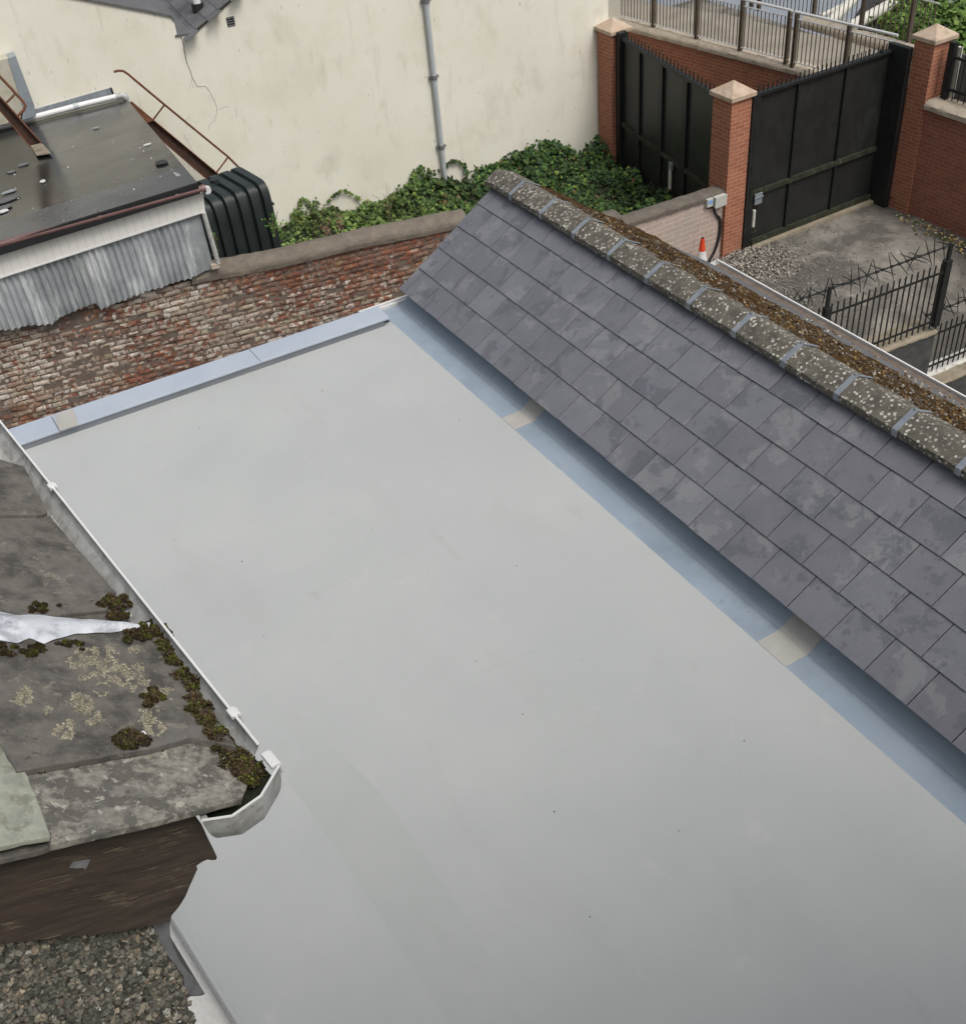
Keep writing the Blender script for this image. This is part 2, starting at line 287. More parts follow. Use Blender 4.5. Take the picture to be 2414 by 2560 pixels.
M['white_top']=pmat('whitewashed_concrete',(.5,.49,.45),(.70,.69,.65),7,.9,.7,40,[((.25,.22,.16),5,.6,.7,.6)],bdist=.006)
M['clad']=pmat('grey_timber_cladding',(.10,.105,.105),(.19,.195,.19),5,.8,.3,40,stretch=(1,1,.2))
M['cabinet']=pmat('blue_grey_cabinet',(.12,.15,.16),(.16,.19,.20),5,.6,.1,30)
M['tube_white']=pmat('off_white_painted_tube',(.56,.55,.48),(.68,.67,.6),5,.5,.1,30,[((.38,.36,.28),4,.55,.75,.5)])
M['rib_grey']=pmat('grey_plastic_pipe',(.42,.45,.48),(.5,.53,.56),5,.4,.05,30,[((.3,.3,.29),4,.55,.8,.5)])
M['collar']=pmat('dark_pipe_collar',(.13,.135,.14),(.2,.2,.21),6,.5,.1,30)
# cream render with long weather streaks, blotches and specks
def render_mat():
    m,t,B=new_mat('cream_painted_render'); tc=N(t,'ShaderNodeTexCoord'); co=tc.outputs['Object']
    c=mix(t,ramp(t,noise_n(t,co,.45,4,.5),[(.35,0.),(.65,1.)]),(.80,.775,.665),(.86,.835,.73))
    for col,sc_,l,h,am,st in (((.72,.68,.55),1.1,.5,.72,.6,None),((.56,.51,.40),2.6,.58,.74,.45,(1,1,.45)),((.62,.585,.48),.8,.6,.72,.5,(1,1,.6)),((.50,.46,.38),6,.60,.68,.2,(1,1,.12)),((.62,.42,.31),1.5,.62,.78,.22,None),
                              ((.16,.14,.11),16,.675,.70,.65,(1,1,.28)),((.25,.24,.2),30,.70,.74,.5,(1,1,.4)),((.66,.65,.6),2,.6,.75,.4,None)):
        c=mix(t,mulf(t,ramp(t,noise_n(t,co,sc_,8,.62,.2,st),[(l,0.),(h,1.)]),am),c,col)
    t.links.new(c,B.inputs['Base Color']); B.inputs['Roughness'].default_value=.85
    bn=N(t,'ShaderNodeBump'); bn.inputs['Strength'].default_value=.35; bn.inputs['Distance'].default_value=.012; t.links.new(noise_n(t,co,5,8,.65),bn.inputs['Height']); t.links.new(bn.outputs[0],B.inputs['Normal'])
    return m
M['render']=render_mat()
def fascia_mat():
    m,t,B=new_mat('white_cladding_boards'); tc=N(t,'ShaderNodeTexCoord'); w=N(t,'ShaderNodeTexWave',wave_type='BANDS',bands_direction='X'); w.inputs['Scale'].default_value=3.2
    t.links.new(tc.outputs['UV'],w.inputs['Vector']); g=ramp(t,w.outputs['Fac'],[(.0,0.),(.04,1.)])
    c=mix(t,g,(.70,.70,.65),(.80,.79,.74)); c=mix(t,mulf(t,ramp(t,noise_n(t,tc.outputs['Object'],2.5),[(.5,0.),(.8,1.)]),.4),c,(.58,.56,.5))
    t.links.new(c,B.inputs['Base Color']); B.inputs['Roughness'].default_value=.4
    bn=N(t,'ShaderNodeBump'); bn.inputs['Strength'].default_value=.5; bn.inputs['Distance'].default_value=.004; t.links.new(g,bn.inputs['Height']); t.links.new(bn.outputs[0],B.inputs['Normal']); return m
M['fascia']=fascia_mat()
def timber_mat():
    m,t,B=new_mat('peeling_brown_board'); tc=N(t,'ShaderNodeTexCoord'); m1=N(t,'ShaderNodeMapping'); m1.inputs['Rotation'].default_value=(0,0,R_(BARG)); t.links.new(tc.outputs['UV'],m1.inputs['Vector']); co=m1.outputs[0]
    c=mix(t,ramp(t,noise_n(t,co,30,6,.6,0,(.5,3,1)),[(.3,0.),(.7,1.)]),(.048,.034,.025),(.085,.062,.046))
    for col,s_,l,h,am,st in (((.03,.024,.02),12,.5,.66,.8,(.4,3,1)),((.13,.10,.08),25,.55,.7,.5,(.3,3,1)),((.33,.27,.20),16,.665,.68,.9,(.22,4,1)),((.30,.25,.19),60,.70,.71,.8,(.25,3,1)),((.02,.016,.014),30,.64,.66,.8,(.12,5,1)),((.12,.12,.13),9,.62,.74,.5,(1,1,1))):
        c=mix(t,mulf(t,ramp(t,noise_n(t,co,s_,8,.62,.2,st),[(l,0.),(h,1.)]),am),c,col)
    t.links.new(c,B.inputs['Base Color']); B.inputs['Roughness'].default_value=.6
    bn=N(t,'ShaderNodeBump'); bn.inputs['Strength'].default_value=.8; bn.inputs['Distance'].default_value=.0015; t.links.new(noise_n(t,co,90,8,.7,0,(.2,3,1)),bn.inputs['Height']); t.links.new(bn.outputs[0],B.inputs['Normal']); return m
BARG=28
M['barge']=timber_mat()
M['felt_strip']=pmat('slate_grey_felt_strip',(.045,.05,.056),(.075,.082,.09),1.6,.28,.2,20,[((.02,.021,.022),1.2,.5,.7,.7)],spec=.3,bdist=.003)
# ================================================================ GROUND, RIVER, PATH
def sheet(name,pts,m,kind='structure',**k):
    b=MB(); b.poly([V(*p) for p in pts]); return tag(b.build(name,m),kind=kind,**k)
sheet('ground',[(-900,-900,-7.0),(900,-900,-7.0),(900,1200,-7.0),(-900,1200,-7.0)],M['yard'])
def ss(x): x=max(0,min(1,x)); return x*x*(3-2*x)
def yz(x,y): return -5.5-.72*ss((12.6-y)/1.8)*ss((x-13.2)/1.0)-(1.5 if y<10.45 and x>5 else 0)+.012*nz((x,y,0),.7,3)
b=MB(); b.grid(lambda u,v:V(-8+32*u,8.4+20*v,yz(-8+32*u,8.4+20*v) if -8+32*u>6 and 8.4+20*v<24 else -5.5),160,100); tag(b.build('yard',M['yard'],smooth=True),kind='structure')
b=MB(); b.box(18.5,620,-200,800,-6.95,-6.3); tag(b.build('river',M['water']),kind='structure')
pe=[onz(p,-3.6) for p in ((1640,10),(1820,37),(1999,80),(2120,100),(2212,124),(2330,150))]
b=MB()
inner=[V(16.9,24.5,-3.6),V(17.75,17.3,-3.6),V(18.0,15.0,-3.6),V(17.75,9,-3.6)]
outer=[pe[0]+V(-.3,5,0)]+pe+[V(pe[-1][0]+.3,9,-3.6)]
b.prism([p+V(0,0,0) for p in ([V(15.6,33,-3.6)]+inner+outer[::-1]+[V(outer[0][0],33,-3.6)])],V(0,0,-3.2))
tag(b.build('riverside_path',M['path']),kind='structure')
# ================================================================ FLAT ROOFED EXTENSION
an=R_(6.6); Cd=V(-math.sin(an),math.cos(an),0); Nd=V(math.cos(an),math.sin(an),0)
def lx(y,off=.267): return (off-math.sin(an)*y)/math.cos(an)
RX=3.46
root=empty('flat_roofed_extension',(1.5,3,-5.5),'extension with a smooth pale grey coated flat roof and blue grey edges','flat roof building')
b=MB()
rz=lambda x,y:0.0
b.prism([V(lx(-1.5),-1.5,-.12),V(RX,-1.5,-.12),V(RX,8.1,-.12),V(lx(8.29),8.29,-.12)],V(0,0,.12))
deck=b.build('roof_deck',M['grp'],root,bevel=.012)
b=MB(); b.prism([V(RX,-1.5,-.16),V(3.95,-1.5,-.16),V(3.95,8.33,-.16),V(RX,8.33,-.16)],V(0,0,.145))
b.build('valley_gutter',M['blue'],root)
for q in ([(1244,1047),(1310,1024),(1340,1045),(1278,1083)],[(1886,1609),(1963,1564),(2028,1629),(1957,1671)]):
    P=[onz(p,-.012) for p in q]; y0=min(p[1] for p in P[:2]+P[2:]); ys=sorted(p[1] for p in P)
    a=(ys[0]+ys[1])/2; c=(ys[2]+ys[3])/2
    b=MB(); b.box(RX+.004,3.645,a,c,-.02,-.011); b.prism([V(3.641,c,-.018),V(3.641,c,-.011),V(3.835,c,.1165),V(3.835,c,.105)],V(0,a-c,0)); b.build('coating_patch',M['patch'],root)
for q in ([(460,1120),(475,1118),(520,1200),(503,1203)],[(770,1480),(1140,1318),(1146,1326),(775,1490)],[(1180,1680),(1400,1590),(1404,1598),(1185,1690)]):
    b=MB(); b.prism([onz(p,.0003) for p in q],V(0,0,.0013)); b.build('coating_seam',M['grp'],root)
b=MB(); b.prism([V(3.64,8.30,-.02),V(3.64,8.30,-.013),V(3.84,8.30,.115),V(3.84,8.30,-.02)],V(0,-9.8,0)); b.build('added_eaves_fillet',M['blue'],root)  # slope added under the eave to narrow the shadow on the valley
b=MB(); b.prism([onz(p,.0002) for p in ((716,1945),(742,1905),(836,1868),(960,1990),(1190,2330),(1330,2600),(1150,2600),(980,2330),(840,2120))],V(0,0,.0007)); b.build('coating_patch',M['grp_lap'],root)
# kerb along the far end
oL,oR=onz((35,1068),.075),onz((944.5,764.5),.075); iL,iR=onz((64.5,1105),.075),onz((974,793),.075)
def ext(a,b_,k): return a+(a-b_)*k
b=MB(); b.prism([ext(oL,oR,.12)-UP*.022,ext(iL,iR,.12)-UP*.022,iR-UP*.022,oR-UP*.022],V(0,0,.022)); b.build('kerb_cap',M['kerb'],root,bevel=.006)
e1=nrm(iR-iL); e2=V(-e1[1],e1[0],0)
b=MB(); b.prism([ext(oL,oR,.12)-e2*.01-UP*.105,ext(iL,iR,.12)+e2*.012-UP*.105,iR-e1*.05+e2*.012-UP*.105,oR-e1*.05-e2*.01-UP*.105],V(0,0,.083)); b.build('kerb_face',M['kerb_side'],root)
kp=[onz(p,.077) for p in ((137,1038),(184,1022),(198,1062),(150,1078))]
b=MB(); b.prism([p for p in kp],V(0,0,.003)); b.build('coating_patch',M['patch'],root)
b=MB(); q0=onz((130,1042),.078); q1=onz((150,1078),.078); b.tube([q0,q1],.004,5); b.build('kerb_joint',M['kerb_side'],root)
b=MB(); q0=oL+(oR-oL)*.62; q1=iL+(iR-iL)*.62; b.tube([q0+UP*.001,q1+UP*.001],.003,5); b.build('kerb_joint',M['kerb_side'],root)
# white gutter ends beyond the valley
for k,dz in ((0,.0),(1,-.0)):
    b=MB(); b.obox(V(3.30,8.36+.055*k,-.06),V(.62,-.02,0),V(0,.02,0),V(0,0,.065)); b.build('gutter_rim',M['white_pvc'],root)
b=MB(); b.prism([V(lx(-1.5,-.30),-1.5,-6.95),V(3.8,-1.5,-6.95),V(3.8,8.3,-6.95),V(lx(8.28,-.30),8.28,-6.95)],V(0,0,6.80)); b.build('pebbledashed_wall',M['white_dash'],root)
b=MB(); # thin trim at the left edge
b.prism([V(lx(-1.5,.272),-1.5,-.10),V(lx(-1.5,.297),-1.5,-.10),V(lx(8.2,.297),8.2,-.10),V(lx(8.2,.272),8.2,-.10)],V(0,0,.112)); b.build('edge_trim',M['grp'],root,bevel=.004)
# little specks of grit on the deck
def chip(b,P,s,th=.25,nrm_=UP):
    k=random.randint(4,6); a0=random.random()*6; t1=nrm(np.cross(nrm_,V(.3,1,.2))); t2=np.cross(nrm_,t1)
    rr=[s*random.uniform(.6,1) for _ in range(k)]
    lo=[P+(math.cos(a0+6.283*i/k)*t1+math.sin(a0+6.283*i/k)*t2)*rr[i] for i in range(k)]
    b.add(lo+[p*.0+P+(p-P)*.7+nrm_*s*th*random.uniform(.7,1.6) for p in lo],[tuple(range(2*k-1,k-1,-1))[::-1]]+[(i,(i+1)%k,(i+1)%k+k,i+k) for i in range(k)])
b=MB(); rs=random.Random(3)
for i in range(26):
    y=rs.uniform(2.3,8.0); x=rs.uniform(.1,3.6); b.cc=rs.choice([(.12,.11,.09),(.2,.19,.16),(.05,.05,.05)]); chip(b,V(x,y,0),rs.uniform(.003,.008))
tag(b.build('roof_grit',M['gravel']),'scattered dark specks of grit on the pale flat roof','grit',kind='stuff')
# ================================================================ SLATE ROOFED OUTBUILDING
T=R_(32); SU=V(math.cos(T),0,math.sin(T)); SN=V(-math.sin(T),0,math.cos(T)); E0=V(3.678,8.304,.15)
root=empty('slate_roofed_building',(4.9,3,-5.5),'long building with a dark blue grey slate roof and lichened ridge','outbuilding')
b=MB()
rows=[0,.257,.513,.768,1.035,1.345]
for k in range(5):
    s0=rows[k]; s1=min(rows[k+1]+.05,1.37); first=(.105,.262,.104,.262,.112)[k]; y=0.0; w=first
    while y<9.6:
        g=.0032; j=[random.uniform(-.0025,.0025) for _ in range(6)]; h0=.016+j[0]*.5; h1=.004
        P0=E0+V(0,-y-g,0); P1=E0+V(0,-(y+w)+g,0)
        if k==0 and y==0: P0=P0
        A=P0+SU*(s0+j[1])+SN*(h0-.008); Bq=P1+SU*(s0+j[2])+SN*(h0-.008+j[3]*.4); Cc=P1+SU*s1+SN*(h1-.008); D=P0+SU*s1+SN*(h1-.008)
        b.cs=random.random(); up=SN*.008
        b.prism([A,Bq,Cc,D],up); y+=w; w=.306+random.uniform(-.003,.003)
b.build('slate_slope',M['slate'],root)
b=MB(); b.prism([E0+SU*.01-SN*.006,E0+SU*1.36-SN*.006,E0+SU*1.36-SN*.006+V(0,-9.7,0),E0+SU*.01-SN*.006+V(0,-9.7,0)],-SN*.03); b.build('underlay',M['felt_edge'],root)
b=MB(); b.prism([V(3.80,8.27,-.14),V(3.83,8.27,-.14),V(3.83,-1.4,-.14),V(3.80,-1.4,-.14)],V(0,0,.30)); b.build('eaves_board',M['blue'],root)
# ridge tiles, each with its strap
yo=[.06,-.391,-.868,-1.35,-1.83,-2.31,-2.80,-3.29,-3.775,-4.255,-4.735,-5.21,-5.69,-6.17,-6.65]
sec=[(4.670,.836),(4.668,.884),(4.745,.927),(4.795,.953),(4.815,.958),(4.84,.950),(4.885,.926),(4.955,.884),(4.955,.836)]
for i in range(len(yo)-1):
    ya,yb=8.304+yo[i],8.304+yo[i+1]; b=MB(); jj=random.uniform(-.004,.004); n=10; m_=len(sec)
    def fn(u,v,ya=ya,yb=yb,jj=jj,i=i):
        q=v*(m_-1); a=int(min(q,m_-2)); f_=q-a; x=sec[a][0]*(1-f_)+sec[a+1][0]*f_; z=sec[a][1]*(1-f_)+sec[a+1][1]*f_; y=ya+(yb-ya)*u
        d=nz((x,y,z),14,3)*.005; e=0
        if i==0 and u<.35: e=-.03*(1-u/.35)**2
        return (x+(x-4.81)*.02*jj*50+d*.5,y,z+jj+d+e)
    b.grid(fn,n,16)
    for en in (0,1):
        y=(ya,yb)[en]; P=[V(*fn(en,j/16)) for j in range(17)]; b.add(P,[tuple(range(17)) if en else tuple(range(16,-1,-1))])
    b.build('ridge_tile',M['ridge'],root,auto=50)
for i in range(1,len(yo)-1):
    y=8.304+yo[i]; b=MB(); w=.021
    out=[(4.662,.842),(4.660,.889),(4.812,.966),(4.962,.888),(4.972,.882)]; 
    for a,c in zip(out[:-1],out[1:]):
        d=nrm(V(c[0]-a[0],0,c[1]-a[1])); n_=V(-d[2],0,d[0]); 
        ww=w*(1 if a[0]<4.8 else .55); k0=-.0 if a[0]<4.8 else .0
        b.obox(V(a[0],y-ww,a[1]),V(c[0]-a[0],0,c[1]-a[1]),V(0,2*ww,0),n_*.004)
    b.cbox(V(4.812,y,.975),.006,.006,.006)
    b.build('ridge_strap',M['lead'],root)
# mossy far slope
RA=V(4.815,0,.928); RG=V(6.145,0,.10)
def yend(u): return 8.27+(7.03-8.27)*min(1,u*1.02)
def fs(u,v):
    y=yend(u)*(1-v)+(-1.4)*v; P=RA+(RG-RA)*u+V(0,y,0)
    band=max(0,min(1,(.80-u)/.08+ .8*nz((u*3,y*2,0),1.3,9)))*max(0,min(1,(u)/.04))
    h=.012+band*(.014+.020*max(-.6,nz(P,6,1))+.014*nz(P,19,4)+.010*nz(P,48,4))
    return P+nrm(V(-(RG-RA)[2],0,(RG-RA)[0]))*h
b=MB(); b.grid(fs,70,560)
for i in range(len(b.f)):
    u=(i//560)/70; y_=(i%560)/560*9; b.mi[i]=1 if (u>.80+.09*nz((u*4,y_*2.2,0),1.5,5)) else 0; b.sh[i]=.5
sl2=b.build('mossy_slope',[M['moss_roof'],M['old_slate']],root,smooth=True)
b=MB(); b.prism([RA+V(0,8.25,-.02),RG+V(0,7.0,-.02),RG+V(0,-1.4,-.02),RA+V(0,-1.4,-.02)],V(0,0,-.06)); b.build('roof_boarding',M['felt_edge'],root)
b=MB(); g=lambda a:V(6.19+.052*math.cos(a),0,.105+.052*math.sin(a))
for y0,y1 in ((7.0,4.6),(4.6,2.0),(2.0,-1.4)):
    for k in range(8):
        a0=math.pi+k*math.pi/8; a1=a0+math.pi/8
        for r_ in (0,):
            p0,p1=g(a0),g(a1); b.add([p0+V(0,y0,0),p1+V(0,y0,0),p1+V(0,y1,0),p0+V(0,y1,0)],[(0,1,2,3)])
    b.box(6.236,6.250,y1+.004,y0,.10,.112)
b.add([g(math.pi+k*math.pi/8)+V(0,7.0,0) for k in range(9)],[tuple(range(9))])
b2=MB(); b2.box(6.145,6.234,-1.4,6.96,.062,.088); b2.build('gutter_silt',M['mortar_dark'],root)
b.build('gutter',M['white_pvc'],root)
b=MB(); rs=random.Random(5)
for i in range(700):
    u=rs.random()**.7; y=rs.uniform(1.5,6.6-u*1.0) if rs.random()<.8 else rs.uniform(1.5,4); u=min(u,.97)
    P=fs(u,(yend(u)-y)/(yend(u)+1.4)); b.cc=rs.choice([(.35,.31,.24),(.5,.47,.4),(.12,.07,.03),(.2,.12,.04),(.25,.2,.12)]); chip(b,P+UP*.004,rs.uniform(.005,.016),.5)
lo_=b.build('roof_litter',M['gravel'],root); lo_['kind']='stuff'
b=MB()
for i in range(15000):
    u=rs.random()*.86; y=rs.uniform(1.6,7.9-u*1.2); P=fs(u,(yend(u)-y)/(yend(u)+1.4))
    if u>.70+.12*nz((u*3,y*2,0),1.3,9): continue
    if rs.random()<.35-.9*nz(P,7,4): continue
    c=rs.choice([(.08,.05,.03),(.13,.08,.04),(.18,.115,.055),(.22,.155,.065),(.07,.062,.05),(.17,.155,.135),(.24,.22,.19),(.11,.085,.055),(.14,.12,.10)]); k=rs.uniform(.6,1.3); n_=nrm(V(rs.gauss(.3,.6),rs.gauss(0,.6),1)); t1=nrm(np.cross(n_,V(rs.gauss(0,1),rs.gauss(0,1),.1))); t2=np.cross(n_,t1); s=rs.uniform(.006,.017); b.cc=tuple(q*k for q in c); P=P+UP*rs.uniform(0,.012)
    b.add([P-t1*s,P+t2*s*.7,P+t1*s,P-t2*s*.7],[(0,3,2,1)])
lo_=b.build('roof_moss',M['moss'],root); lo_['kind']='stuff'
b=MB()
b.prism([V(3.78,6.9,-6.95),V(6.06,6.9,-6.95),V(6.06,6.9,.02),V(4.815,6.9,.82),V(3.78,6.9,.14)],V(0,-8.3,0))
b.prism([V(3.78,6.901,-6.95),V(6.06,6.901,-6.95),V(4.84,8.18,-6.95),V(3.78,8.18,-6.95)],V(0,0,6.95+.05))
b.prism([V(3.78,8.18,.05),V(4.815,8.18,.05),V(4.815,8.18,.82),V(3.78,8.18,.17)],V(0,-1.27,0))
b.build('rendered_wall',M['dark_conc'],root)
# ================================================================ OLD BRICK WALL
WD=hd(-11); WN=V(math.sin(R_(11)),math.cos(R_(11)),0); W0=V(3.64,12.9,0)   # WN points away from the camera
def wl(p): return onpl(p,W0,WN)
def wt(P): return (P-W0)@WD
root=empty('brick_boundary_wall',(3.6,13,-5.5),'old flaking red brick wall with worn whitewash behind the blue kerb','brick wall')
b=MB(); tl,tr=-5.5,wt(wl((1159,534)))
coplow=[wl(p) for p in ((480,702),(700,660),(900,613),(1159,560))]; ct=[wt(p) for p in coplow]; cz=[p[2] for p in coplow]
def ztop(t): return float(np.interp(t,[-5.5]+ct,[cz[0]-.02]+cz)) if t>-5.4 else cz[0]-.02
z=-3.85; row=0; rs=random.Random(11)
REDS=[(.24,.10,.065),(.19,.085,.06),(.29,.115,.07),(.17,.095,.07),(.13,.08,.065),(.24,.145,.105),(.20,.13,.10),(.25,.16,.12)]
PALE=[(.50,.44,.37),(.41,.35,.29),(.57,.52,.45),(.33,.27,.22),(.37,.33,.25)]
while z<-1.5:
    t=-3.3-(row%2)*.11-rs.uniform(0,.08); hgt=.066
    while t<tr:
        L=(.215 if (row%4!=2) else .105)+rs.uniform(-.012,.012); t1=min(t+L,tr)
        if ztop((t+t1)/2)>z+.045 and t1-t>.03:
            dep=rs.uniform(-.006,.012)+ .018*nz((t,z,0),1.1,2); nu,nv=max(2,int(L/.04)),3
            xw=W0[0]+t*WD[0]
            wh=.56-.15*(xw-.5)/1.6 + .7*nz((t,z,0),.9,20)+ (.0 if xw<3 else .07)
            if z<-2.55-.0*xw: wh-=.30*min(1,(-2.55-z)/.25)
            if z>-1.95 and xw>3: wh-=.25
            base=rs.choice(REDS); pal=rs.choice(PALE); tone=rs.uniform(.75,1.15); jz=[rs.uniform(-.007,.007) for _ in range(4)]
            if rs.random()<.025: dep+=.04; wh-=.5; tone*=.6
            o=len(b.v); pts={}
            for i in range(nu+1):
                for j in range(nv+1):
                    u_,v_=i/nu,j/nv; edge=(u_ in (0,1)) or (v_ in (0,1)); tt=t+.005+(t1-t-.010)*u_; zz=z+.004+(hgt-.002)*v_+jz[0]*(1-u_)+jz[1]*u_+.003*nz((tt,z,0),9,5)
                    P=W0+WD*tt+UP*zz; dd=dep+.010*nz((tt,zz,0),22,1)+(.009 if edge else 0)
                    P=P-WN*(.022-dd); b.v.append(tuple(P))
            for i in range(nu):
                for j in range(nv):
                    tt=t+(t1-t)*(i+.5)/nu; zz=z+hgt*(j+.5)/nv
                    q=wh+.75*nz((tt,zz,0),13,7)+.3*nz((tt,zz,0),30,8)
                    k=max(0,min(1,(q-.16)*5.5)); b.cc=tuple(tone*(base[c]*(1-k)+pal[c]*k) for c in range(3)); a=o+i*(nv+1)+j
                    b.face((a,a+nv+1,a+nv+2,a+1))
            # sides back to the bed
            ring=[o+i*(nv+1) for i in range(nu+1)]+[o+nu*(nv+1)+j for j in range(1,nv+1)]+[o+i*(nv+1)+nv for i in range(nu-1,-1,-1)]+[o+j for j in range(nv-1,0,-1)]
            o2=len(b.v)
            for q in ring: b.v.append(tuple(np.array(b.v[q])+WN*.03))
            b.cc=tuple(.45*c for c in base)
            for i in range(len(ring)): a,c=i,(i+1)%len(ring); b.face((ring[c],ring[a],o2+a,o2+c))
        t=t1
    z+=.0715; row+=1
b.build('bricks',M['old_brick'],root)
b=MB(); b.prism([W0+WD*-5.5-UP*6.9+WN*-.004,W0+WD*tr-UP*6.9+WN*-.004,W0+WD*tr+WN*-.004+UP*(cz[-1]-.02),W0+WD*-5.5+WN*-.004+UP*(cz[0]-.02)],WN*.28); b.build('wall_core',M['mortar_dark'],root)
prof=[(-.045,-.03),(-.05,.03),(-.035,.075),(.02,.12),(.12,.145),(.22,.125),(.30,.08),(.33,0),(.33,-.03)]
def fc(u,v):
    t=ct[0]+(tr+.03-ct[0])*u; q=v*(len(prof)-1); a=int(min(q,len(prof)-2)); f_=q-a
    d=prof[a][0]*(1-f_)+prof[a+1][0]*f_; h=prof[a][1]*(1-f_)+prof[a+1][1]*f_
    P=W0+WD*t+WN*d+UP*(ztop(min(t,tr))+h); k=nz(P,2.2,3)*.02+nz(P,9,5)*.012+nz(P,25,5)*.005; return P+UP*k-WN*k*.7
b=MB(); b.grid(fc,150,24); b.add([V(*fc(1,j/24)) for j in range(25)],[tuple(range(25))]); b.add([V(*fc(0,j/24)) for j in range(25)],[tuple(range(24,-1,-1))]); b.build('coping',M['old_coping'],root,auto=60)
# ================================================================ SHED
CWD=hd(-6); CWN=V(math.sin(R_(6)),math.cos(R_(6)),0); C0=V(14.15,20.05,0)     # cream wall plane
def cw(p,off=0): return onpl(p,C0-CWN*off,CWN)
FD=hd(-9); FN=V(math.sin(R_(9)),math.cos(R_(9)),0); F0=wl((534,675))-WN*.07
def fp(p,off=0): return onpl(p,F0-FN*off,FN)
root=empty('corrugated_shed',(1.5,15,-5.5),'lean-to shed of grey corrugated iron with a wet black felt roof','shed')
bot=[fp(p) for p in ((0,828),(75,815),(131,810),(143,800),(179,781),(238,758),(254,774),(325,744),(418,713),(470,697),(531,671))]
bt=[(p-F0)@FD for p in bot]; bz=[p[2] for p in bot]; tp=[fp(p) for p in ((0,690),(512,520))]; tt_=[(p-F0)@FD for p in tp]; tz=[p[2]+.04 for p in tp]
def slope_ext(t): return tz[0]+(t-tt_[0])*(tz[1]-tz[0])/(tt_[1]-tt_[0])
edges=[-4.2]+[(fp(p)-F0)@FD for p in ((20,800),(128,790),(247,760),(325,744),(418,713),(493,690),(534,670))]
for si in range(len(edges)-1):
    b=MB(); a0,a1=edges[si]-(.04 if si else 0),edges[si+1]; n=max(6,int((a1-a0)/.0076)); last=si==len(edges)-2; nr=9; b.cs=random.random(); sh=b.cs; off=.004*(si%2)
    def fn(u,v,a0=a0,a1=a1,last=last,off=off,si=si):
        t=a0+(a1-a0)*u; zb=float(np.interp(t,bt,bz)) if t>bt[0] else bz[0]+(t-bt[0])*.0
        zb+=.01*nz((t,0,0),7,si)+.008*nz((t,0,0),25,si); zt=slope_ext(t); z_=zb+(zt-zb)*v
        amp=.001 if last else .017; d=amp*math.cos(2*math.pi*t/.076)+off+ (0 if v>.15 else -.03*(1-v/.15)*(.5+nz((t*1,0,0),5,3)))
        return V(F0[0],F0[1],0)+FD*t-FN*(d+.01)+UP*z_
    b.grid(fn,n,nr); b.sh=[sh+.25*nz((i,0,0),.37,si) for i in range(len(b.f))]
    o=b.build('iron_sheet',M['corrugated'],root,smooth=True)
# fascia
fl=[(-400,738),(508,481),(513,526),(-400,823)]
P=[fp(p,.06) for p in fl]; b=MB(); b.prism(P,FN*.03); b.build('fascia',M['fascia'],root)
b=MB(); q=[fp((-400,823),.066),fp((513,527),.066)]; b.obox(q[0],q[1]-q[0],FN*.05,UP*-.018); b.build('fascia_trim',M['white_pvc'],root)
# roof plane
RAf=fp((494,457),.15); RBf=fp((-350,716),.15); RCb=cw((316,246),.02)
rn=nrm(np.cross(RBf-RAf,RCb-RAf)); rn=rn if rn[2]>0 else -rn
def rp(p,off=0): return onpl(p,RAf+rn*off,rn)
RDb=cw((-350,414),.02)
b=MB(); b.prism([RAf-UP*.09,RBf-UP*.09,RDb-UP*.09,RCb-UP*.09],UP*.09); b.build('felt_roof',M['felt'],root)
b=MB(); b.obox(RBf-UP*.13-FN*.012,RAf-RBf,FN*.02,UP*.128); b.build('drip_edge',M['felt_edge'],root)
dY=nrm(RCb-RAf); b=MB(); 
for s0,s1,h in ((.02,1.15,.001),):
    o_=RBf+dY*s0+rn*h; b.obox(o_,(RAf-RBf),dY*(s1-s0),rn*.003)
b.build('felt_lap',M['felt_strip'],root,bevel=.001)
# walls hidden behind
b=MB(); b.prism([F0+FD*-4.2+FN*.03-UP*6.9,F0+FN*.03-UP*6.9+FD*-.05,F0+FN*.03+FD*-.05+dY*7.2-UP*6.9,F0+FD*-4.2+FN*.03+dY*7.2-UP*6.9],UP*4.95); b.build('shed_wall',M['dark_conc'],root)
# infill between wall head and roof on the right side
sa=F0+FN*.50+FD*-.06; sb=V(RCb[0],RCb[1],0)-FD*.1-FN*.1
b=MB(); b.prism([V(sa[0],sa[1],-1.6),V(sb[0],sb[1],-1.98),V(sb[0],sb[1],RCb[2]-.1),V(sa[0],sa[1],RAf[2]-.12)],-FD*.05); b.build('side_cladding',M['corrugated'],root)
# brown gutter with brackets, end cap; pale downpipe
b=MB(); gp=[fp(p,.13) for p in ((-300,697),(0,611),(506,471))]; b.tube(gp,.037,12); gut=b.build('gutter',M['brown_pvc'],root,smooth=False,auto=40)
b=MB(); e=fp((519,476),.12); b.tube([fp((504,472),.13),fp((514,470),.13)],.047,12); b.build('gutter_union',M['brown_pvc'],root,auto=40)
b=MB(); b.tube([e-FN*.01,e+FN*.04],.045,12); b.build('gutter_end',M['white_pvc'],root,auto=40)
for px in ((250,542),(443,488),(0,611)):
    b=MB(); P=fp(px,.13); b.tube([P-FD*.02,P+FD*.02],.042,12); b.tube([P+UP*.03,P+UP*.085],.006,6); b.build('gutter_bracket',M['brown_pvc'],root,auto=40)
b=MB(); b.tube([fp((509,531),.06),fp((546,659),.03)],.030,10); b.build('downpipe',M['old_pvc'],root,auto=40)
b=MB(); b.cbox(fp((538,664),.02),.05,.03,.03,-9); b.build('packing_block',M['stone'],root)
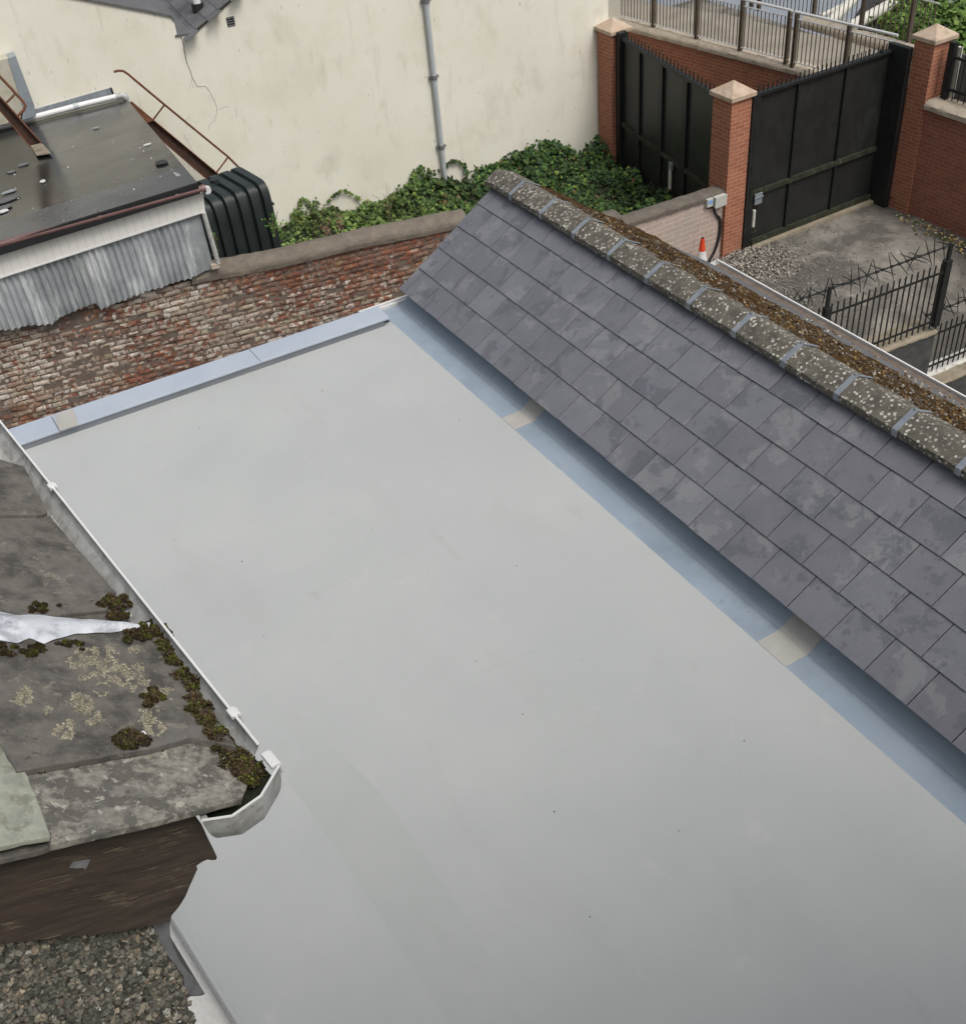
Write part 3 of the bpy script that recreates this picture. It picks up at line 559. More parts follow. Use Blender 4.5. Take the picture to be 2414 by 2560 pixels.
# white waste pipe along the back of the roof
root=empty('waste_pipe',rp((150,275)),'white plastic pipe with grey joints along the back of the felt roof','pipe')
hh=.062
def pipe(a,c,m,r,nm):
    b=MB(); b.tube([cw(a,.12),cw(c,.12)],r,12); b.build(nm,m,root,auto=40)
pipe((-260,375),(22,310),M['white_pvc'],.05,'pipe_length'); pipe((20,310.5),(60,300),M['white_pvc'],.049,'pipe_length')
pipe((60,300),(184,267.5),M['white_pvc'],.052,'pipe_length'); pipe((184,267.5),(197,264),M['rib_grey'],.058,'pipe_joint'); pipe((197,264),(291,241.5),M['white_pvc'],.05,'pipe_length')
b=MB(); c0=cw((290,242),.12); c1=cw((304,239),.12); c2=cw((314,243),.14); c3=cw((318,256),.1); b.tube([c0,c1,c1*.45+c2*.55+UP*.01,c2,c3],.056,12); b.build('elbow',M['old_pvc'],root,auto=60)
# debris on the roof
deb=[((60,412),.10,.06,'old_slate','broken grey slate lying left of the rusty beam foot'),((30,430),.08,.05,'old_slate','smaller slate fragment beside the broken slate'),((10,503),.22,.07,'old_slate','long dark slate shard near the left edge of the felt roof'),((12,520),.12,.06,'old_slate','short slate shard below the long shard'),((107,454),.045,.05,'white_pvc','white square scrap in the middle of the felt roof'),((5,530),.11,.04,'white_pvc','white strip of plastic at the left edge of the felt roof'),((240,305+15),.07,.03,'grey_board','thin grey sliver lying on the back of the roof'),((403,408),.1,.07,'felt_edge','dark lump of moss on the right of the felt roof'),((22,480),.1,.04,'grey_board','pale grey flake beside the dark shards'),((368,362),.06,.02,'white_pvc','thin white sliver near the right roof edge')]
for px,a,c,m,lb in deb:
    P=rp(px,.012); b=MB(); k=7; pts=[]; a0=random.random()
    for i in range(k):
        th=6.283*i/k+a0; rr=random.uniform(.65,1.1); pts.append(P+V(math.cos(th)*a*rr,math.sin(th)*c*rr*2.2,0)-rn*0)
    pts=[q-rn*((q-P)@rn) for q in pts]; b.prism(pts,rn*.012); tag(b.build('roof_scrap',M[m]),lb,'debris','scraps lying on the felt roof')
b=MB(); rs=random.Random(8)
for i in range(60):
    P=rp((rs.uniform(0,430),rs.uniform(330,560)),.008)
    if (P-RAf)@FN>.1 and (P-RAf)@FD<.0+((P-RAf)@FN)*.0: b.cc=rs.choice([(.6,.6,.58),(.3,.28,.24),(.7,.7,.68),(.2,.18,.14)]); chip(b,P,rs.uniform(.006,.018),.4,rn)
tag(b.build('roof_flakes',M['gravel']),'tiny white and grey flakes scattered over the wet felt roof','flakes',kind='stuff')
# ================================================================ CREAM BUILDING
root=empty('cream_building',(7,22,-5.5),'cream rendered building with cracked stained wall and slate valley roof','building')
VB=cw((443,87)); VL=cw((380,31)); VL2=cw((428,41)); VL3=cw((435,52)); VR=cw((489,80)); VR2=cw((534,39)); VR3=cw((580,0)); WR=cw((1551,60))
def cwt(P): return (P-C0)@CWD
lf=nrm(VL-cw((219,0)))
L0=VL-lf*14; R1=VR+nrm(VR3-VR)*4.2; R2=V(*(C0+CWD*cwt(WR))[:2],R1[2]-1.2)
base=lambda P:V(P[0],P[1],-6.9)
wall=[base(L0),base(R2),R2,R1,VR3,VR2,VR,VB,VL3,VL2,VL,L0]
b=MB(); b.prism(wall,CWN*.3); b.build('rendered_wall',M['render'],root)
b=MB(); q=R2-CWN*0; b.prism([V(q[0],q[1],-6.9),V(q[0],q[1],-6.9)+CWN*9,V(q[0],q[1],R2[2])+CWN*9,V(q[0],q[1],R2[2])],-CWD*.3); b.build('side_wall',M['render'],root)
# right roof slope (faces left), left roof slope, lead valley
def roofplane(a,c,nm,rows_,flip,lift=.04):
    d=nrm(c-a); n_=nrm(np.cross(d,CWN)); n_=n_ if n_[2]>0 else -n_; b=MB(); L=np.linalg.norm(c-a)
    for k in range(int(L/.27)+1):
        w=-.06 if k%2 else -.21; 
        while w<9:
            j=random.uniform(-.004,.004); P=a+d*(k*.27+j)+CWN*(w)+n_*(lift+.014); b.cs=random.random()
            b.obox(P-n_*.006,CWN*.296,d*.30-n_*.012,n_*.008); w+=.30
    return b.build(nm,M['old_slate'],root)
aV=VB+UP*.02; roofplane(VR-nrm(VR3-VR)*.25,R1,'roof_slope',0,0)
b=MB(); 
b.prism([VL3+UP*.03-CWN*.03,VL2+UP*.03-CWN*.03,VL+UP*.03-CWN*.03,L0+UP*.03-CWN*.03,L0+UP*.03+CWN*9,VL+UP*.03+CWN*9,VL2+UP*.03+CWN*9,VL3+UP*.03+CWN*9],UP*-.04); b.build('roof_slope',M['old_slate'],root)
b=MB(); b.prism([VB-CWD*.04-CWN*.02,VB+UP*.01-CWN*.03,VR+UP*.01-CWN*.02,VR+UP*.02+CWN*9,VB+UP*.02+CWN*9,VB-CWD*.04+UP*.02+CWN*9],UP*-.03); b.build('lead_valley',M['old_slate'],root)
# dark edge under the verge
b=MB(); 
for a,c in ((VR,VR3),(VR3,R1),(L0,VL)): b.tube([a-CWN*.01+UP*.01,c-CWN*.01+UP*.01],.022,6)
b.build('verge_mortar',M['dark_coping'],root)
# vent pipe standing on the slope
d=nrm(VR3-VR); n_=nrm(np.cross(d,CWN)); n_=n_ if n_[2]>0 else -n_
vb=onpl((496,22),VR+n_*.06,n_); b=MB(); b.tube([vb,vb+UP*1.1],.075,12); b.build('vent_pipe',M['white_pvc'],root,auto=40)
b=MB(); b.tube([vb-UP*.05,vb+UP*.10],.11,10); b.build('pipe_flashing',M['felt_edge'],root)
# air brick
q=[cw(p,.006) for p in ((565,45),(584.5,40),(589,64),(570,68))]; b=MB(); b.prism(q,CWN*.02); av=b.build('air_vent',M['felt_edge'],root)
b=MB()
for k in range(4):
    s=(k+.5)/4; b.tube([q[0]*(1-s)+q[3]*s-CWN*.004,q[1]*(1-s)+q[2]*s-CWN*.004],.006,5)
b.build('grille',M['collar'],av)
# crack running down from the valley
b=MB(); ck=[(452,90),(459,108),(460,122),(465,141),(467,158),(474,172),(480,193),(489,208),(495,217),(514,216),(522,226),(532,243),(541,262),(543,275),(541,290),(537,302),(524,312),(521,330)]
pts=[]; rs=random.Random(4)
for i in range(len(ck)-1):
    for k in range(4):
        s=k/4; pts.append(cw((ck[i][0]*(1-s)+ck[i+1][0]*s+rs.uniform(-1.2,1.2),ck[i][1]*(1-s)+ck[i+1][1]*s),.001))
nP=len(pts); b.tube(pts[:nP//2],[.008-.003*i/(nP//2) for i in range(nP//2)],4); b.tube(pts[nP//2-1:],[.004-.002*i/(nP-nP//2) for i in range(nP-nP//2+1)],4)
cr=b.build('wall_crack',M['dark_coping'],root)
for c_ in ([(478,196),(481,210),(486,222)],[(543,275),(560,268),(577,266)],[(585,270),(592,282),(594,298)],[(470,292),(466,306),(468,325)],[(463,342),(474,360),(482,375),(479,390)]):
    b=MB(); pp=[]; 
    for i in range(len(c_)-1):
        for k in range(4): s=k/4; pp.append(cw((c_[i][0]*(1-s)+c_[i+1][0]*s+rs.uniform(-2,2),c_[i][1]*(1-s)+c_[i+1][1]*s),0))
    b.tube(pp,.0025,4)
    b.build('hairline_crack',M['collar'],root)
# lead flashing at the shed roof
q=[cw(p,.012) for p in ((88.5,273),(276.6,219.6),(281,236),(89.6,288))]; b=MB(); b.prism(q,CWN*.02); b.build('lead_flashing',M['lead'],root)
b=MB(); q=[cw(p,.03) for p in ((276,219),(281,221),(286,236),(281,236))]; b.prism(q,CWN*.04); b.build('flashing_end',M['felt_edge'],root)
# boards beside it (duct with a grey edge)
q=[cw(p,.30) for p in ((-160,190),(22,146),(60,268),(50,300),(-160,355))]; b=MB(); b.prism(q,CWN*.27); tag(b.build('wall_duct',M['beige_board']),'tall beige stained boxed duct with grey edge standing against the cream wall','duct')
q=[cw(p,.32) for p in ((21,146),(40,140),(86,262),(91,290),(56,300),(60,272))]; b=MB(); b.prism(q,CWN*.29); tag(b.build('edge_board',M['grey_board']),'tapering blue grey board leaning on the cream wall behind the white pipe','board')
# rainwater pipe
root=empty('rainwater_pipe',cw((1111,444)),'grey plastic rainwater pipe running down the cream wall into the ivy','pipe')
def cwz(P,z): return V(P[0],P[1],z)
pb=cw((1112,446),.07); pt=cw((1063,-8),.07); b=MB(); b.tube([pt+UP*1.5,pt,pb-UP*.4],.052,12); b.build('pipe_length',M['rib_grey'],root,auto=40)
for px in ((1065,2),(1085,193),(1103.5,367)):
    P=cw(px,.07); b=MB(); b.tube([P-UP*.04,P+UP*.04],.066,12); b.cbox(P+CWN*.03,.10,.03,.022,-6); b.build('pipe_collar',M['collar'],root,auto=40)
# ================================================================ RUSTY STAIR STRINGERS
def stringer(nm,label,plane,top,bot_,loc,rail,posts,foot=None,plate=None):
    root=empty(nm,loc,label,'stair stringer','rusty steel stair stringers')
    T0,T1=[plane(p) for p in top]; B0,B1=[plane(p) for p in bot_]; pn=nrm(np.cross(T1-T0,B0-T0)); pn=pn if pn@CAMP-pn@T0>0 else -pn
    b=MB(); b.prism([T0,T1,B1,B0],-pn*.012); b.build('web',M['rust_dark'],root)
    for a,c,sg in ((T0,T1,1),(B0,B1,-1)):
        d=nrm(c-a); h=np.cross(pn,d); h=h if h[2]*sg>0 else -h; b=MB(); b.obox(a-pn*.015,c-a,pn*.085,h*.012); b.build('flange',M['rust'],root,bevel=.002)
    if foot: b=MB(); P=[rp(p,.035) for p in foot]; b.prism(P,rn*.012); b.build('foot_plate',M['wall_top'],root)
    if plate: b=MB(); P=[plane(p)+pn*.075 for p in plate]; b.prism(P,pn*.01); b.build('cover_plate',M['rust'],root)
    b=MB(); P=[plane(p)+pn*.04 for p in rail]; b.tube(P,.021,8); b.build('handrail',M['rust'],root,auto=50)
    for a,c in posts: b=MB(); b.tube([plane(a)+pn*.04,plane(c)+pn*.04],.017,8); b.build('rail_post',M['rust'],root)
    return root
Z2=lambda x,y:(250+x*.272,150+y*.272)
stringer('stair_stringer','rusty steel stair stringer sloping down behind the oil tank',lambda p:cw(p,.55),[Z2(290,385),Z2(1250,1185)],[Z2(215,428),Z2(1150,1235)],cw((560,460),.55),
    [Z2(125,103),Z2(165,92),Z2(210,95),Z2(250,120),Z2(590,405),Z2(1175,885),Z2(1370,1080)],[(Z2(590,405),Z2(480,550)),(Z2(1170,890),Z2(1065,1030))],plate=[Z2(290,385),Z2(480,545),Z2(372,590),Z2(215,428)])
Z1=lambda x,y:(x*.224,130+y*.224)
fpt=rp(Z1(480,1130)); 
stringer('stair_stringer','rusty steel stair stringer with its foot on the felt roof at the left edge',lambda p:onpl(p,fpt,FN),[Z1(-330,130),Z1(465,1015)],[Z1(-330,245),Z1(345,1045)],fpt,
    [Z1(-200,60),Z1(0,265),Z1(130,400),Z1(165,445),Z1(255,540),Z1(285,590),Z1(265,640),Z1(200,705)],[(Z1(160,470),Z1(75,555))],foot=[Z1(345,1045),Z1(465,1015),Z1(575,1135),Z1(412,1162)])
# ================================================================ OIL TANK
TA=7; TD=hd(TA); TN=V(-math.sin(R_(TA)),math.cos(R_(TA)),0)
TF=wl((560,650))+WN*.75; 
Zt=lambda x,y:(480+x*.2773,350+y*.2773)
fr=onpl(Zt(735,345),TF,TN); fL=onpl(Zt(60,600),TF,TN)
tl_=abs((fr-fL)@TD)-.06; th=1.75; tdp=.92; tz=fr[2]-.02; to=V(*(TF+TD*((fL-TF)@TD+.0))[:2],0)
root=empty('oil_tank',V(to[0]+tl_/2,to[1]+.4,-5.5),'dark green ribbed plastic oil tank between shed and brick wall','tank')
def tprof(w):
    # rounded section (y,z), w in 0..1 round the loop; front, top, back, bottom
    a=2*math.pi*w; ca,sa_=math.cos(a),math.sin(a); e=.27
    return (math.copysign(abs(ca)**e,ca),math.copysign(abs(sa_)**e,sa_))
def ribh(s): # s along the tank
    x=(s*6.0)%1.0; k=min(1,max(0,(min(x,1-x)-.14)/.05)); return k
def tf(u,v):
    s=u*tl_; cy,cz_=tprof(v); r=ribh(u*.999)*.06; endr=min(1,min(u,1-u)/.03); sc_=(.93+.07*math.sqrt(max(0,1-(1-endr)**2)))
    yy=cy*(tdp/2-.05+r)*sc_; zz=cz_*(th/2-.05+r*.8)*sc_
    return V(*(to+TD*s+TN*(tdp/2+yy))[:2],tz-th/2+zz-.045*(1-u)*0)
b=MB(); b.grid(tf,150,64); b.f=[f[::-1] for f in b.f]
for en in (0,1): b.add([tf(en,j/64) for j in range(64)],[tuple(range(64)) if en==0 else tuple(range(63,-1,-1))])
b.build('tank_body',M['tank'],root,auto=35)
for k in range(5):
    P=V(*(to+TD*(tl_+.012)+TN*(.25+.1*(k%2)))[:2],tz-.35-.28*k); b=MB(); b.cbox(P,.02,.18,.014,TA); b.build('end_rib',M['tank'],root,bevel=.005)
b=MB(); P=V(*(to+TD*(tl_*.5)+TN*(tdp/2+.1))[:2],tz-.02); b.tube([P,P+UP*.06],.06,12); b.build('filler_cap',M['tank'],root,auto=40)
b=MB(); b.prism([V(*(to+TD*-.1+TN*-.05)[:2],-5.5),V(*(to+TD*(tl_+.1)+TN*-.05)[:2],-5.5),V(*(to+TD*(tl_+.1)+TN*1.0)[:2],-5.5),V(*(to+TD*-.1+TN*1.0)[:2],-5.5)],UP*(tz-th+5.5-.03)); b.build('plinth',M['dark_conc'],root)
# ================================================================ IVY AND WEEDS
def leaf(b,P,n_,s,rs,col):
    n_=nrm(n_); t1=nrm(np.cross(n_,V(rs.uniform(-1,1),rs.uniform(-1,1),rs.uniform(-.3,1)+.01))); t2=np.cross(n_,t1); b.cc=col; d=-n_*s*.22
    P=[P-t1*s*.5,P-t1*s*.1+t2*s*.46+d,P+t1*s*.55+d*.6,P-t1*s*.1-t2*s*.46+d]; b.add(P,[(0,2,1),(0,3,2)])
top=[(722,545),(730,521),(740,522),(764,532),(785,524),(800,530),(812,517),(825,510),(850,519),(880,522),(900,515),(915,507),(950,500),(985,485),(1005,470),(1020,445),(1045,425),(1075,419),(1095,428),(1108,450),(1125,446),(1145,452),(1160,456),(1172,458),(1190,452),(1200,432),(1225,418),(1250,395),(1280,382),(1305,372),(1320,358),(1345,352),(1370,348),(1385,350),(1400,368),(1415,382),(1432,398),(1450,392),(1470,382),(1496,376),(1520,400)]
tw=[cw(p) for p in top]; txs=[cwt(p) for p in tw]; tzs=[p[2] for p in tw]
def wallz(t): return float(np.interp(t,txs,tzs))
def gz(x,y):
    P=V(x,y,0); d=(C0-P)@CWN; t=(P-C0)@CWD; top_=wallz(t)+5.5
    k=max(0,1-d/1.7)**1.8
    return -5.5+max(.1,.38+.3*nz(P,.8,2)+.2*nz(P,2.3,5))*(1-.0*k)+k*top_*.42
G=[(.05,.10,.025),(.06,.125,.03),(.035,.075,.025),(.075,.14,.035),(.03,.062,.028),(.04,.085,.03)]
def pick(rs,P):
    c=rs.choice(G); v=nz(P,1.1,30); k=rs.uniform(.55,1.2)*(1+.9*v)
    if rs.random()<.09: c=(.14,.20,.04)
    if rs.random()<.02: c=(.16,.11,.05)
    if rs.random()<.003: c=(.26,.22,.04)
    x=P[0]; mixy=max(0,min(1,(11-x)/3.5))*.9*rs.random(); c=tuple(c[i]*(1-mixy)+(.23,.32,.08)[i]*mixy for i in range(3))
    return tuple(q*k for q in c)
b=MB(); xa,xb=4.6,15.3
def gfn(u,v):
    x=xa+(xb-xa)*u; t=(V(x,0,0)-C0)@CWD; ywall=C0[1]-(x-C0[0])*math.tan(R_(6)); y_0=12.4+2.95*max(0,min(1,(x-9.0)/.3)); y=y_0+(ywall-y_0)*v
    return V(x,y,gz(x,y)-.12)
b.grid(gfn,70,60); b.f=[f for f in b.f]
tag(b.build('ivy_bank',M['soil'],smooth=True),kind='structure')
b=MB(); rs=random.Random(21); cnt=0
while cnt<34000:
    x=rs.uniform(4.7,14.2); ywall=C0[1]-(x-C0[0])*math.tan(R_(6)); y=rs.uniform(13.3,ywall); 
    if x>9.1 and y<15.45: continue
    if x>13.4 and (y<15.6 or x>13.5+.19*(y-15.5)): continue
    z=gz(x,y); e=.15; n_=V(-(gz(x+e,y)-gz(x-e,y))/(2*e),-(gz(x,y+e)-gz(x,y-e))/(2*e),1); n_=nrm(n_)
    off=rs.uniform(-.14,.12)+.26*nz((x,y,z),2.6,8)+.12*nz((x,y,z),6,3); s=rs.uniform(.045,.125)*(1.0 if x>8 else .75)
    leaf(b,V(x,y,z+off),n_+V(rs.gauss(0,.55),rs.gauss(0,.55)-.3,rs.gauss(0,.3)),s,rs,pick(rs,V(x,y,z))); cnt+=1
gi=b.build('ground_ivy',M['leaf']); tag(gi,'mass of green ivy and weeds covering the yard below the cream wall','ivy',kind='stuff')
b=MB(); cnt=0
holes=[(1100,435,22,14),(1095,470,20,12),(1375,385,16,16),(1245,425,14,10),(860,508,26,13),(767,530,11,17),(1450,405,13,8)]
while cnt<9000:
    t=rs.uniform(txs[0],txs[-1]); zt=wallz(t); zb=max(-5.4,zt-1.9); f_=rs.random()**.8; z=zt-(zt-zb)*f_+rs.gauss(0,.03)
    P=C0+CWD*t+UP*z; q=RW.T@(P-CAMP); px=(CX+F*q[0]/q[2],CY+F*q[1]/q[2])
    if any(((px[0]-h[0])/h[2])**2+((px[1]-h[1])/h[3])**2<1 for h in holes): continue
    dens=.62+.9*nz(P,1.6,14)+ (.5 if f_>.45 else 0)
    if rs.random()>dens: continue
    P=P-CWN*(.04+rs.random()*.16*(1+f_)); s=rs.uniform(.05,.11); leaf(b,P,-CWN+V(rs.gauss(0,.45),rs.gauss(0,.3),abs(rs.gauss(.3,.4))),s,rs,pick(rs,P)); cnt+=1
for arc in ([(749,519),(749,503),(758,497),(770,503),(783,518)],[(820,506),(836,489),(848,481),(862,477),(885,488),(904,501)],[(1112,430),(1117,413),(1128,401),(1145,404),(1160,410),(1166,425),(1171,440)],[(1030,442),(1034,432),(1051,417),(1056,427)],[(1355,352),(1373,352),(1395,362),(1413,383),(1418,395)],[(1195,432),(1215,420),(1240,410),(1262,400)],[(1205,436),(1228,418),(1262,393),(1285,378)]):
    for i in range(len(arc)-1):
        for k in range(5):
            s_=k/5; px=(arc[i][0]*(1-s_)+arc[i+1][0]*s_+rs.gauss(0,1.6),arc[i][1]*(1-s_)+arc[i+1][1]*s_+rs.gauss(0,1.6)); P=cw(px,.05+rs.random()*.04)
            leaf(b,P,-CWN+V(rs.gauss(0,.4),0,rs.gauss(.4,.3)),rs.uniform(.06,.11),rs,tuple(1.25*q for q in pick(rs,P)))
tag(b.build('climbing_ivy',M['leaf']),'dark green ivy climbing in an arched fringe up the cream wall','ivy',kind='stuff')
def weed(px,z0,hgt,label,cat,cols,n=40,ls=.04,spread=.16,stemc='stem',group=None,nst=5,P=None,name='weed'):
    P=onz(px,z0) if P is None else P; root=empty(name,P,label,cat,group); rs=random.Random(int(px[0]))
    b=MB(); tips=[]
    for k in range(nst):
        a=rs.uniform(0,6.28); l=V(math.cos(a),math.sin(a),0)*spread*rs.random(); pp=[P+l*.2*i*i/4+UP*hgt*i/4*rs.uniform(.8,1) for i in range(5)]; b.tube(pp,.004,4); tips.append(pp)
    b.build('stem',M[stemc],root); b=MB()
    for i in range(n):
        pp=rs.choice(tips); k=rs.uniform(.3,1)*3.99; a_=int(k); q=pp[a_]*(1-k+a_)+pp[min(4,a_+1)]*(k-a_); leaf(b,q+V(rs.gauss(0,.03),rs.gauss(0,.03),rs.gauss(0,.03)),V(rs.gauss(0,1),rs.gauss(-.5,1),1),rs.uniform(.5,1)*ls,rs,rs.choice(cols))
    b.build('foliage',M['leaf'],root); return root
PK=[(.38,.14,.16),(.30,.12,.12),(.12,.16,.05)]; GR=[(.09,.19,.03),(.06,.14,.03),(.12,.22,.04)]; DR=[(.28,.21,.13),(.34,.27,.18)]
weed((855,590),-4.9,.55,'pink flowering weed rising in front of the dead stalks','weed',PK,60,.035,.2)
weed((820,600),-4.5,.45,'pink flowering weed nearest the worn brick coping','weed',PK,50,.035,.2)
weed((818,500),-4.9,.75,'tall bunch of dead brown stalks against the cream wall','weed',DR,60,.02,.3,nst=9)
weed((975,560),-4.6,.8,'slanting dry grass stalks in the middle of the ivy','weed',DR,40,.02,.5,nst=7)
weed((760,500),-5.0,.6,'thin arching green shoot beside the oil tank','weed',GR,36,.04,.4,nst=3)
weed((555,640),-1.75,.32,'small green seedling growing at the foot of the shed downpipe','weed',GR,16,.05,.1,nst=3,P=wl((555,655))+WN*.25)
weed((700,610),-1.7,.35,'leafy green shoot leaning in front of the oil tank','weed',GR,40,.055,.3,nst=4,P=wl((705,625))+WN*.4)
weed((1168,565),-4.0,.5,'yellow flowering weed beside the end of the brick coping','weed',[(.45,.35,.04),(.3,.25,.04),(.1,.15,.03)],26,.04,.2,nst=4,P=wl((1172,545))+WN*.5-UP*.6)
# ================================================================ GATE PIERS AND GATES
GY=15.0
def pier(x0,x1,y0,y1,zt,label,base=-5.5,m='red_brick'):
    root=empty('gate_pier',V((x0+x1)/2,(y0+y1)/2,base),label,'gate pier','red brick gate piers with stone caps')
    b=MB(); b.box(x0,x1,y0,y1,base-.2,zt); b.build('brick_shaft',M[m],root,bevel=.006)
    cx,cy=(x0+x1)/2,(y0+y1)/2; hx,hy=(x1-x0)/2+.055,(y1-y0)/2+.055; b=MB()
    lo=[V(cx-hx,cy-hy,zt),V(cx+hx,cy-hy,zt),V(cx+hx,cy+hy,zt),V(cx-hx,cy+hy,zt)]; mid=[p+UP*.075 for p in lo]; ap=V(cx,cy,zt+.27)
    b.add(lo+mid+[ap],[(3,2,1,0),(0,1,5,4),(1,2,6,5),(2,3,7,6),(3,0,4,7),(4,5,8),(5,6,8),(6,7,8),(7,4,8)]); b.build('stone_cap',M['cap'],root,bevel=.008)
    return root
ZT=-2.46
pier(13.50,13.97,14.99,15.50,ZT,'middle red brick pier with pyramid cap between the two black gates')
pier(14.17,14.62,19.50,20.0,ZT,'leftmost red brick pier touching the cream wall')
pier(17.5,18.0,14.12,14.58,-2.19,'right hand red brick pier joined to the red boundary wall')
b_root=empty('red_boundary_wall',V(17.6,10,-5.5),'red brick boundary wall with damp foot and a stone coping right of the gate','wall')
b=MB(); b.box(17.56,17.95,6.5,14.115,-5.7,-3.34); b.build('brick_face',M['red_brick_damp'],b_root)
b=MB(); b.box(17.56,18.1,14.59,15.3,-5.7,-3.3); b.build('brick_return',M['red_brick_damp'],b_root)
def stones(name,a,c,w,h,root,z,rs,L=.45,m='stone'):
    d=nrm(c-a); n_=V(-d[1],d[0],0); T_=np.linalg.norm(c-a); t=0
    while t<T_:
        l=min(L*rs.uniform(.85,1.2),T_-t); sg=V(*(a+d*t)[:2],z)
        b=MB(); pf=[(-w/2,0),(-w/2-.005,h*.55),(-w*.32,h*.92),(0,h),(w*.32,h*.92),(w/2,h*.55),(w/2,0)]
        ph=rs.uniform(0,50)
        def fn(u,v):
            q=v*6; k=int(min(q,5)); f_=q-k; x=pf[k][0]*(1-f_)+pf[k+1][0]*f_; hh_=pf[k][1]*(1-f_)+pf[k+1][1]*f_
            P=sg+d*(.006+(l-.012)*u)+n_*x+UP*hh_; return P+UP*nz(P,7,ph)*.02*(1 if hh_>.02 else 0)+n_*nz(P,9,ph)*.012
        b.grid(fn,6,12); 
        for en in (0,1): b.add([fn(en,j/12) for j in range(13)],[tuple(range(13)) if en==0 else tuple(range(12,-1,-1))])
        b.build(name,M[m],root,auto=60); t+=l
rs=random.Random(9)
stones('coping_stone',V(17.74,14.1,0),V(17.74,6.5,0),.56,.17,b_root,-3.36,rs,.75)
# big gate
root=empty('double_gate',V(15.7,GY,-5.5),'large black sheet steel gate with spiked top and green stained rails','gate')
gx0,gx1,gz0,gz1=14.06,17.37,-5.43,-2.47
b=MB(); b.box(gx0,gx1,GY+.02,GY+.045,gz0,gz1); b.build('steel_sheet',M['black_panel'],root)
for z,hh_,m in ((-4.36,.045,'green_steel'),(gz0+.05,.05,'green_steel')):
    b=MB(); b.box(gx0,gx1,GY-.045,GY+.02,z-hh_,z+hh_); b.build('cross_rail',M[m],root)
b=MB(); b.box(gx0-.03,gx1+.02,GY-.05,GY+.06,gz1-.03,gz1+.02); b.build('top_rail',M['black_steel'],root)
for x in (15.08,16.27): b=MB(); b.box(x-.025,x+.025,GY-.03,GY+.02,gz0,gz1); b.build('stile',M['black_steel'],root)
b=MB(); b.box(gx0-.02,gx0+.07,GY-.055,GY+.06,gz0,gz1); b.build('stile',M['black_steel'],root)
b=MB(); b.box(13.975,14.04,GY-.05,GY+.07,-5.5,-2.40); b.build('gate_post',M['black_steel'],root)
b=MB(); b.box(17.375,17.495,14.57,15.08,-5.5,-2.34); b.build('gate_post',M['black_steel'],root,bevel=.01)
b=MB(); b.box(-.011,.011,-.006,.006,0,.13); sp=b.build('spike',M['black_steel'],root,loc=(0,0,0)); k=0
for i in range(30):
    x=14.12+i*.108; loc=V(x,GY,gz1+.02)-V(15.7,GY,-5.5)
    if i==0: sp.location=[float(q) for q in loc]
    else: dup(sp,root,loc)
for px in ((1918,228),(2203,128)):
    P=onpl(px,V(0,GY,0),V(0,1.,0)); b=MB(); b.tube([P-V(0,.03,0),P+V(0,.03,0)],.035,10); b.build('lifting_eye',M['black_steel'],root)
P=onpl((1893,497),V(0,GY-.05,0),V(0,1.,0)); b=MB(); b.box(P[0]-.09,P[0]+.09,P[1]-.03,P[1],P[2]-.10,P[2]+.12); b.box(P[0]-.12,P[0]+.1,P[1]-.05,P[1]-.03,P[2]+.03,P[2]+.06); b.build('lock_plate',M['lead'],root,bevel=.006)
P=onpl((1883,545),V(0,GY-.08,0),V(0,1.,0)); b=MB(); b.tube([P+UP*.16,P-UP*.18],.030,8); b.build('drop_bolt_handle',M['tube_white'],root)
b=MB(); b.tube([P-UP*.18,P-UP*.75],.012,8); b.tube([P-UP*.3+V(-.05,0,0),P-UP*.3+V(.09,0,0)],.012,6); b.build('drop_bolt',M['green_steel'],root)
b=MB(); b.box(14.0,17.45,GY-.14,GY+.12,-5.5,-5.44); tag(b.build('gate_sill',M['wall_top']),kind='structure')
# coiled cable at the gate post
b=MB(); Cc=onpl((2232,455),V(0,14.55,0),V(0,1.,0)); pp=[Cc+V(-.05+.30*math.cos(a),0.02*a,.05+.36*math.sin(a)) for a in np.linspace(1.9,-1.9,22)]
b.tube(pp,.012,6); tag(b.build('hanging_cable',M['rubber'],auto=50),'loop of black cable hanging from the right hand gate post','cable')
# small gate
ga,gb=V(13.62,15.56,0),V(14.36,19.46,0); gd=nrm(gb-ga); gn=V(gd[1],-gd[0],0); GL=np.linalg.norm(gb-ga)   # gn points to +x
root=empty('side_gate',V(14,17.5,-5.5),'narrower black steel gate with spikes between middle and left piers','gate')
b=MB(); b.obox(ga+UP*-5.45,gd*GL,gn*.03,UP*2.93); b.build('steel_sheet',M['black_panel'],root)
for z in (-4.30,-5.35): b=MB(); b.obox(ga-gn*.05+UP*(z-.04),gd*GL,gn*.05,UP*.08); b.build('cross_rail',M['green_steel' if z>-5 else 'black_steel'],root)
b=MB(); b.obox(ga-gn*.05+UP*-2.55,gd*GL,gn*.1,UP*.06); b.build('top_rail',M['black_steel'],root)
for s in (.25,.5,.75): b=MB(); b.obox(ga+gd*GL*s-gn*.05+UP*-5.4,gd*.16,gn*.05,UP*2.85); b.build('stile',M['black_steel'],root)
b=MB(); b.obox(gb-gd*.16-gn*.1+UP*-5.5,gd*.16,gn*.2,UP*3.1); b.build('gate_post',M['black_steel'],root)
b=MB(); b.box(-.010,.010,-.010,.010,0,.14); sp=b.build('spike',M['black_steel'],root,loc=(0,0,0))
n=25
for i in range(n):
    loc=ga+gd*(.08+(GL-.3)*i/(n-1))+UP*-2.49-V(14,17.5,-5.5)
    if i==0: sp.location=[float(q) for q in loc]
    else: dup(sp,root,loc)
def gp_(px,off=.05): return onpl(px,ga-gn*off,gn)
